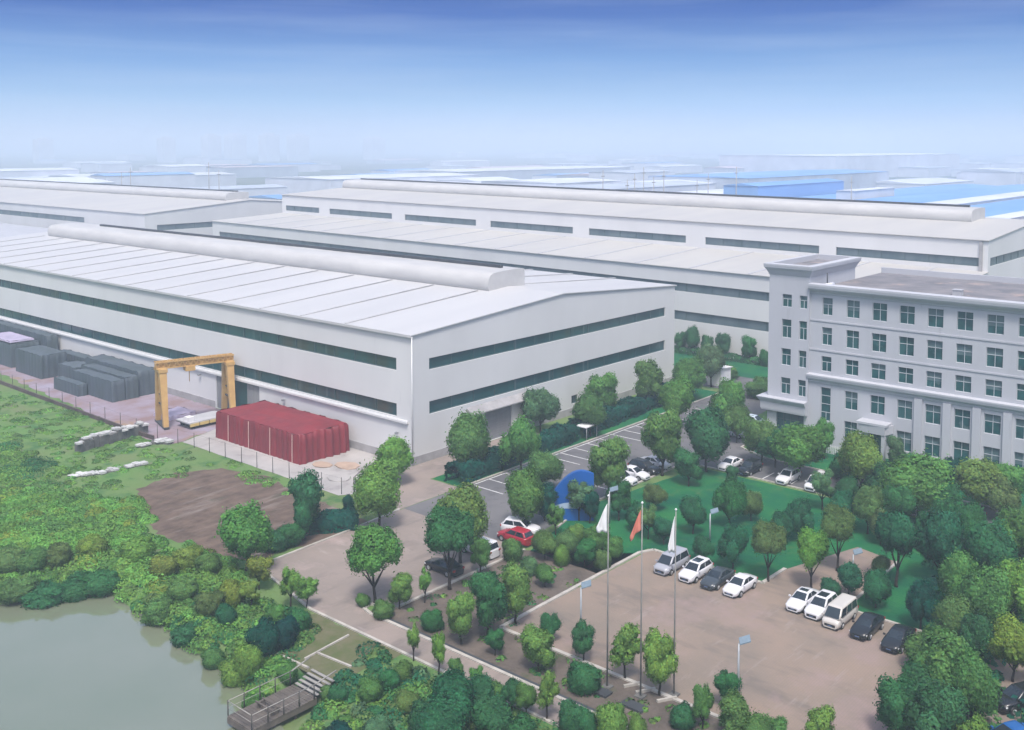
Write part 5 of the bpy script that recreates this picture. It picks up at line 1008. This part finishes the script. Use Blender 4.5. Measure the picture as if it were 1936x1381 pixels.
# pond-side bank and the dark thicket below the path
bank = [(30, 1112, 1075, 38, 'bush', 'olive'), (85, 1112, 1068, 42, 'bush', 'dark'), (140, 1104, 1056, 38, 'bush', 'dark'), (190, 1098, 1052, 34, 'bush', 'dark'), (300, 1150, 1105, 30, 'bush', 'mid'), (350, 1190, 1150, 26, 'bush', 'dark'), (405, 1232, 1190, 24, 'bush', 'mid'), (445, 1262, 1205, 28, 'bush', 'light'), (470, 1262, 1190, 30, 'bush', 'light'), (500, 1235, 1170, 30, 'bush', 'dteal'), (535, 1225, 1160, 28, 'bush', 'dteal'), (565, 1190, 1145, 24, 'bush', 'dark'), (520, 1180, 1140, 20, 'bush', 'mid'), (395, 1160, 1115, 26, 'bush', 'olive'), (440, 1145, 1095, 24, 'bush', 'yel'), (345, 1130, 1085, 28, 'bush', 'grey'), (310, 1090, 1045, 26, 'bush', 'yel'), (355, 1075, 1030, 28, 'bush', 'yel'), (395, 1085, 1040, 26, 'bush', 'mid'), (260, 1060, 1010, 30, 'bush', 'light'), (175, 1050, 1010, 30, 'bush', 'yel'), (110, 1070, 1025, 26, 'bush', 'olive'), (60, 1080, 1035, 30, 'bush', 'grey'), (15, 1078, 1030, 34, 'bush', 'olive'), (480, 1310, 1262, 22, 'bush', 'grey'), (545, 1275, 1240, 18, 'bush', 'grey'), (430, 1180, 1140, 20, 'bush', 'teal'), (475, 1150, 1100, 22, 'sparse', 'yel')]
row(bank, 'on the pond bank, %s from the far shore', 'shrubs on the pond bank')
thick = [(640, 1325, 1290, 22, 'bush', 'dark'), (700, 1322, 1275, 26, 'bush', 'mid'), (735, 1300, 1256, 26, 'bush', 'dark'), (770, 1340, 1300, 28, 'bush', 'olive'), (715, 1390, 1350, 30, 'bush', 'grey'), (800, 1390, 1320, 30, 'bush', 'dark'), (860, 1385, 1275, 52, 'round', 'teal'), (905, 1360, 1280, 36, 'round', 'dark'), (835, 1430, 1320, 50, 'round', 'teal'), (930, 1410, 1315, 44, 'round', 'dark'), (980, 1420, 1345, 36, 'bush', 'dark'), (1035, 1430, 1365, 30, 'bush', 'olive'), (640, 1405, 1362, 34, 'bush', 'dteal'), (560, 1420, 1380, 34, 'bush', 'mid'), (760, 1285, 1245, 22, 'bush', 'mid'), (620, 1300, 1265, 16, 'bush', 'mid')]
row(thick, 'in the thicket below the narrow path, %s from the deck', 'shrubs in the thicket below the path')
# hedges
def hedge(x0, y0, x1, y1, w, h, colour, label, n=7000, seed=1, ls=.30):
    rng = np.random.default_rng(seed); a = np.array([x0, y0, 0.]); b = np.array([x1, y1, 0.]); d = b-a; Ln = np.linalg.norm(d); d /= Ln; p = np.array([-d[1], d[0], 0])
    u = rng.uniform(0, Ln, n); ang = rng.uniform(-.15, math.pi+.15, n); prof = lambda c, s: (np.sign(c)*np.abs(c)**.55, np.clip(np.sign(s)*np.abs(s)**.55, -.3, 1))
    c, s = prof(np.cos(ang), np.sin(ang)); bul = 1+.10*np.sin(u*1.1)+.07*np.sin(u*2.7+1)+.05*rng.normal(size=n)
    P = a+d*u[:, None]+p*(c*w/2*bul)[:, None]; P[:, 2] = np.maximum(.05, (.25+.75*s)*h*bul*(.94)); Nn = p*np.cos(ang)[:, None]; Nn[:, 2] = np.sin(ang)+.15
    me = leafmesh('hedge', P, Nn, ls, rng, leaf_tint(n, rng, .2)*np.array(PAL[colour])[None, :]*(1+.2*np.sin(u*.9))[:, None]); o = link('hedge', me); o.color = (1, 1, 1, 1); return tag(o, label, 'hedge')
hedge(74.9, 73.4, 96, 74.2, 2.2, 1.9, 'dteal', 'dark clipped hedge along the warehouse gable, nearer the corner', 9000, 1); hedge(97, 74.4, 126, 76.6, 2.4, 1.9, 'dteal', 'dark hedge along the far part of the warehouse gable', 9000, 2)
hedge(148.8, 70, 148.2, 100, 1.4, 1.1, 'dark', 'low dark hedge at the foot of the rear hall wall', 3000, 3); hedge(111.9, 42, 111.9, 8, 1.3, 1.2, 'dark', 'low hedge under the office windows', 4000, 4)
hedge(60.5, 71.9, 55.8, 74.4, 2.0, 1.5, 'dteal', 'thick dark hedge between the bare dirt and the drive', 2500, 5, .25); hedge(138.5, 66.5, 127, 64.4, 1.6, 1.0, 'dark', 'low hedge at the far end of the car park', 2000, 6)
# countless low growth, one object per patch
def growth(name, label, poly, nm, rr_, hh, cols, per, ls, seed, avoid=()):
    rng = np.random.default_rng(seed); poly = np.array(poly); lo_, hi_ = poly.min(0), poly.max(0); P, Nn, T = [], [], []
    while len(P) < nm:
        c = rng.uniform(lo_, hi_)
        if not inside(c[None], poly)[0] or any(inside(c[None], a)[0] for a in avoid): continue
        r = rng.uniform(*rr_); h = rng.uniform(*hh); z0 = float(gz(c)[0])
        if z0 < -.92: continue
        d = sph(per, rng); d[:, 2] = np.abs(d[:, 2]); q = d*np.array([r, r*rng.uniform(.7, 1.3), h])*(1-.25*rng.random((per, 1))**2); q[:, :2] += c; q[:, 2] += z0
        P.append(q); Nn.append(d*np.array([1, 1, 1.2])+[0, 0, .3]); w = np.array(PAL[cols[rng.integers(len(cols))]])*rng.uniform(.8, 1.2); T.append(leaf_tint(per, rng)*w)
    me = leafmesh(name, np.concatenate(P), np.concatenate(Nn), ls, rng, np.concatenate(T)); o = link(name, me); o.color = (1, 1, 1, 1); return tag(o, label, kind='stuff')
dp_ = np.array(gp((262, 925), (330, 895), (420, 885), (500, 900), (560, 930), (620, 955), (700, 990), (640, 1020), (540, 1040), (480, 1062), (400, 1045), (300, 1010), (270, 970)))
growth('wild_undergrowth', 'bright tangled undergrowth of low bushes left of the bare dirt', gp((-120, 935), (60, 935), (200, 945), (262, 935), (280, 990), (320, 1020), (400, 1060), (470, 1080), (430, 1130), (300, 1110), (150, 1075), (-160, 1090)), 360, (.6, 1.7), (.25, .85), ['fresh', 'light', 'fresh', 'fresh', 'yel', 'fresh', 'light', 'mid'], 420, .145, 21, [dp_])
growth('field_scrub', 'dark scrub patches across the grass field by the stacking yard', gp((-200, 850), (40, 845), (90, 870), (140, 905), (150, 940), (-160, 950)), 60, (.8, 2.2), (.3, .9), ['dark', 'mid', 'mid', 'light', 'light'], 380, .145, 22)
growth('field_weeds', 'low weeds speckling the grass field beside the stacking yard', gp((-200, 740), (0, 735), (120, 765), (250, 820), (300, 850), (440, 870), (560, 930), (540, 945), (420, 885), (260, 925), (100, 930), (-160, 930)), 420, (.3, 1.1), (.08, .35), ['light', 'fresh', 'olive', 'light', 'mid'], 110, .13, 23)
growth('bank_growth', 'rough growth covering the pond bank', gp((-200, 1085), (150, 1085), (300, 1090), (440, 1120), (520, 1150), (590, 1180), (560, 1240), (500, 1300), (440, 1290), (380, 1245), (300, 1190), (240, 1150), (100, 1128), (-200, 1150)), 330, (.35, 1.2), (.12, .5), ['mid', 'mid', 'olive', 'light', 'light', 'fresh', 'dark'], 190, .13, 24)
growth('path_growth', 'rough dark growth between the narrow path and the pond', gp((620, 1290), (700, 1230), (780, 1258), (900, 1312), (1040, 1375), (1120, 1420), (900, 1500), (600, 1450), (590, 1340)), 170, (.35, 1.1), (.1, .6), ['dark', 'teal', 'mid', 'olive', 'olive', 'grey', 'light'], 170, .14, 25)
growth('bed_weeds', 'sparse weeds on the bare planting bed', [(50, 8), (54, 8), (54, 48), (66, 49), (64, 56), (51, 56)], 110, (.2, .7), (.06, .25), ['olive', 'mid', 'light', 'dark'], 30, .17, 26)
growth('thicket_growth', 'dark shrub layer under the thicket trees', [(74.5, 4), (96, 4), (96, 26), (86, 30), (78, 26), (74.2, 22)], 150, (.6, 1.5), (.4, 1.3), ['dteal', 'teal', 'dark'], 90, .28, 27)
growth('corner_growth', 'shrub layer filling the near corner beyond the plaza', [(55, 4), (60, 4), (66, 12), (73, 16), (73.5, 24.5), (71.5, 23.5), (66, 22), (61, 21.5), (56.5, 22)], 110, (.6, 1.5), (.4, 1.5), ['dteal', 'teal', 'dark', 'mid'], 110, .25, 28)

# ------------------------------------------------------------------ haze
hz = MB(); hz.box(-9400, 9400, -9400, 9400, -3, 64)
mh = bpy.data.materials.new('haze_air'); mh.use_nodes = True; t = mh.node_tree; t.nodes.remove(t.nodes['Principled BSDF']); pvn = t.nodes.new('ShaderNodeVolumePrincipled')
pvn.inputs['Color'].default_value = (.73, .85, 1, 1); pvn.inputs['Density'].default_value = .00086; pvn.inputs['Anisotropy'].default_value = .0
t.links.new(pvn.outputs[0], t.nodes['Material Output'].inputs['Volume'])
tag(hz.build('haze', mh), 'pale haze', kind='stuff')
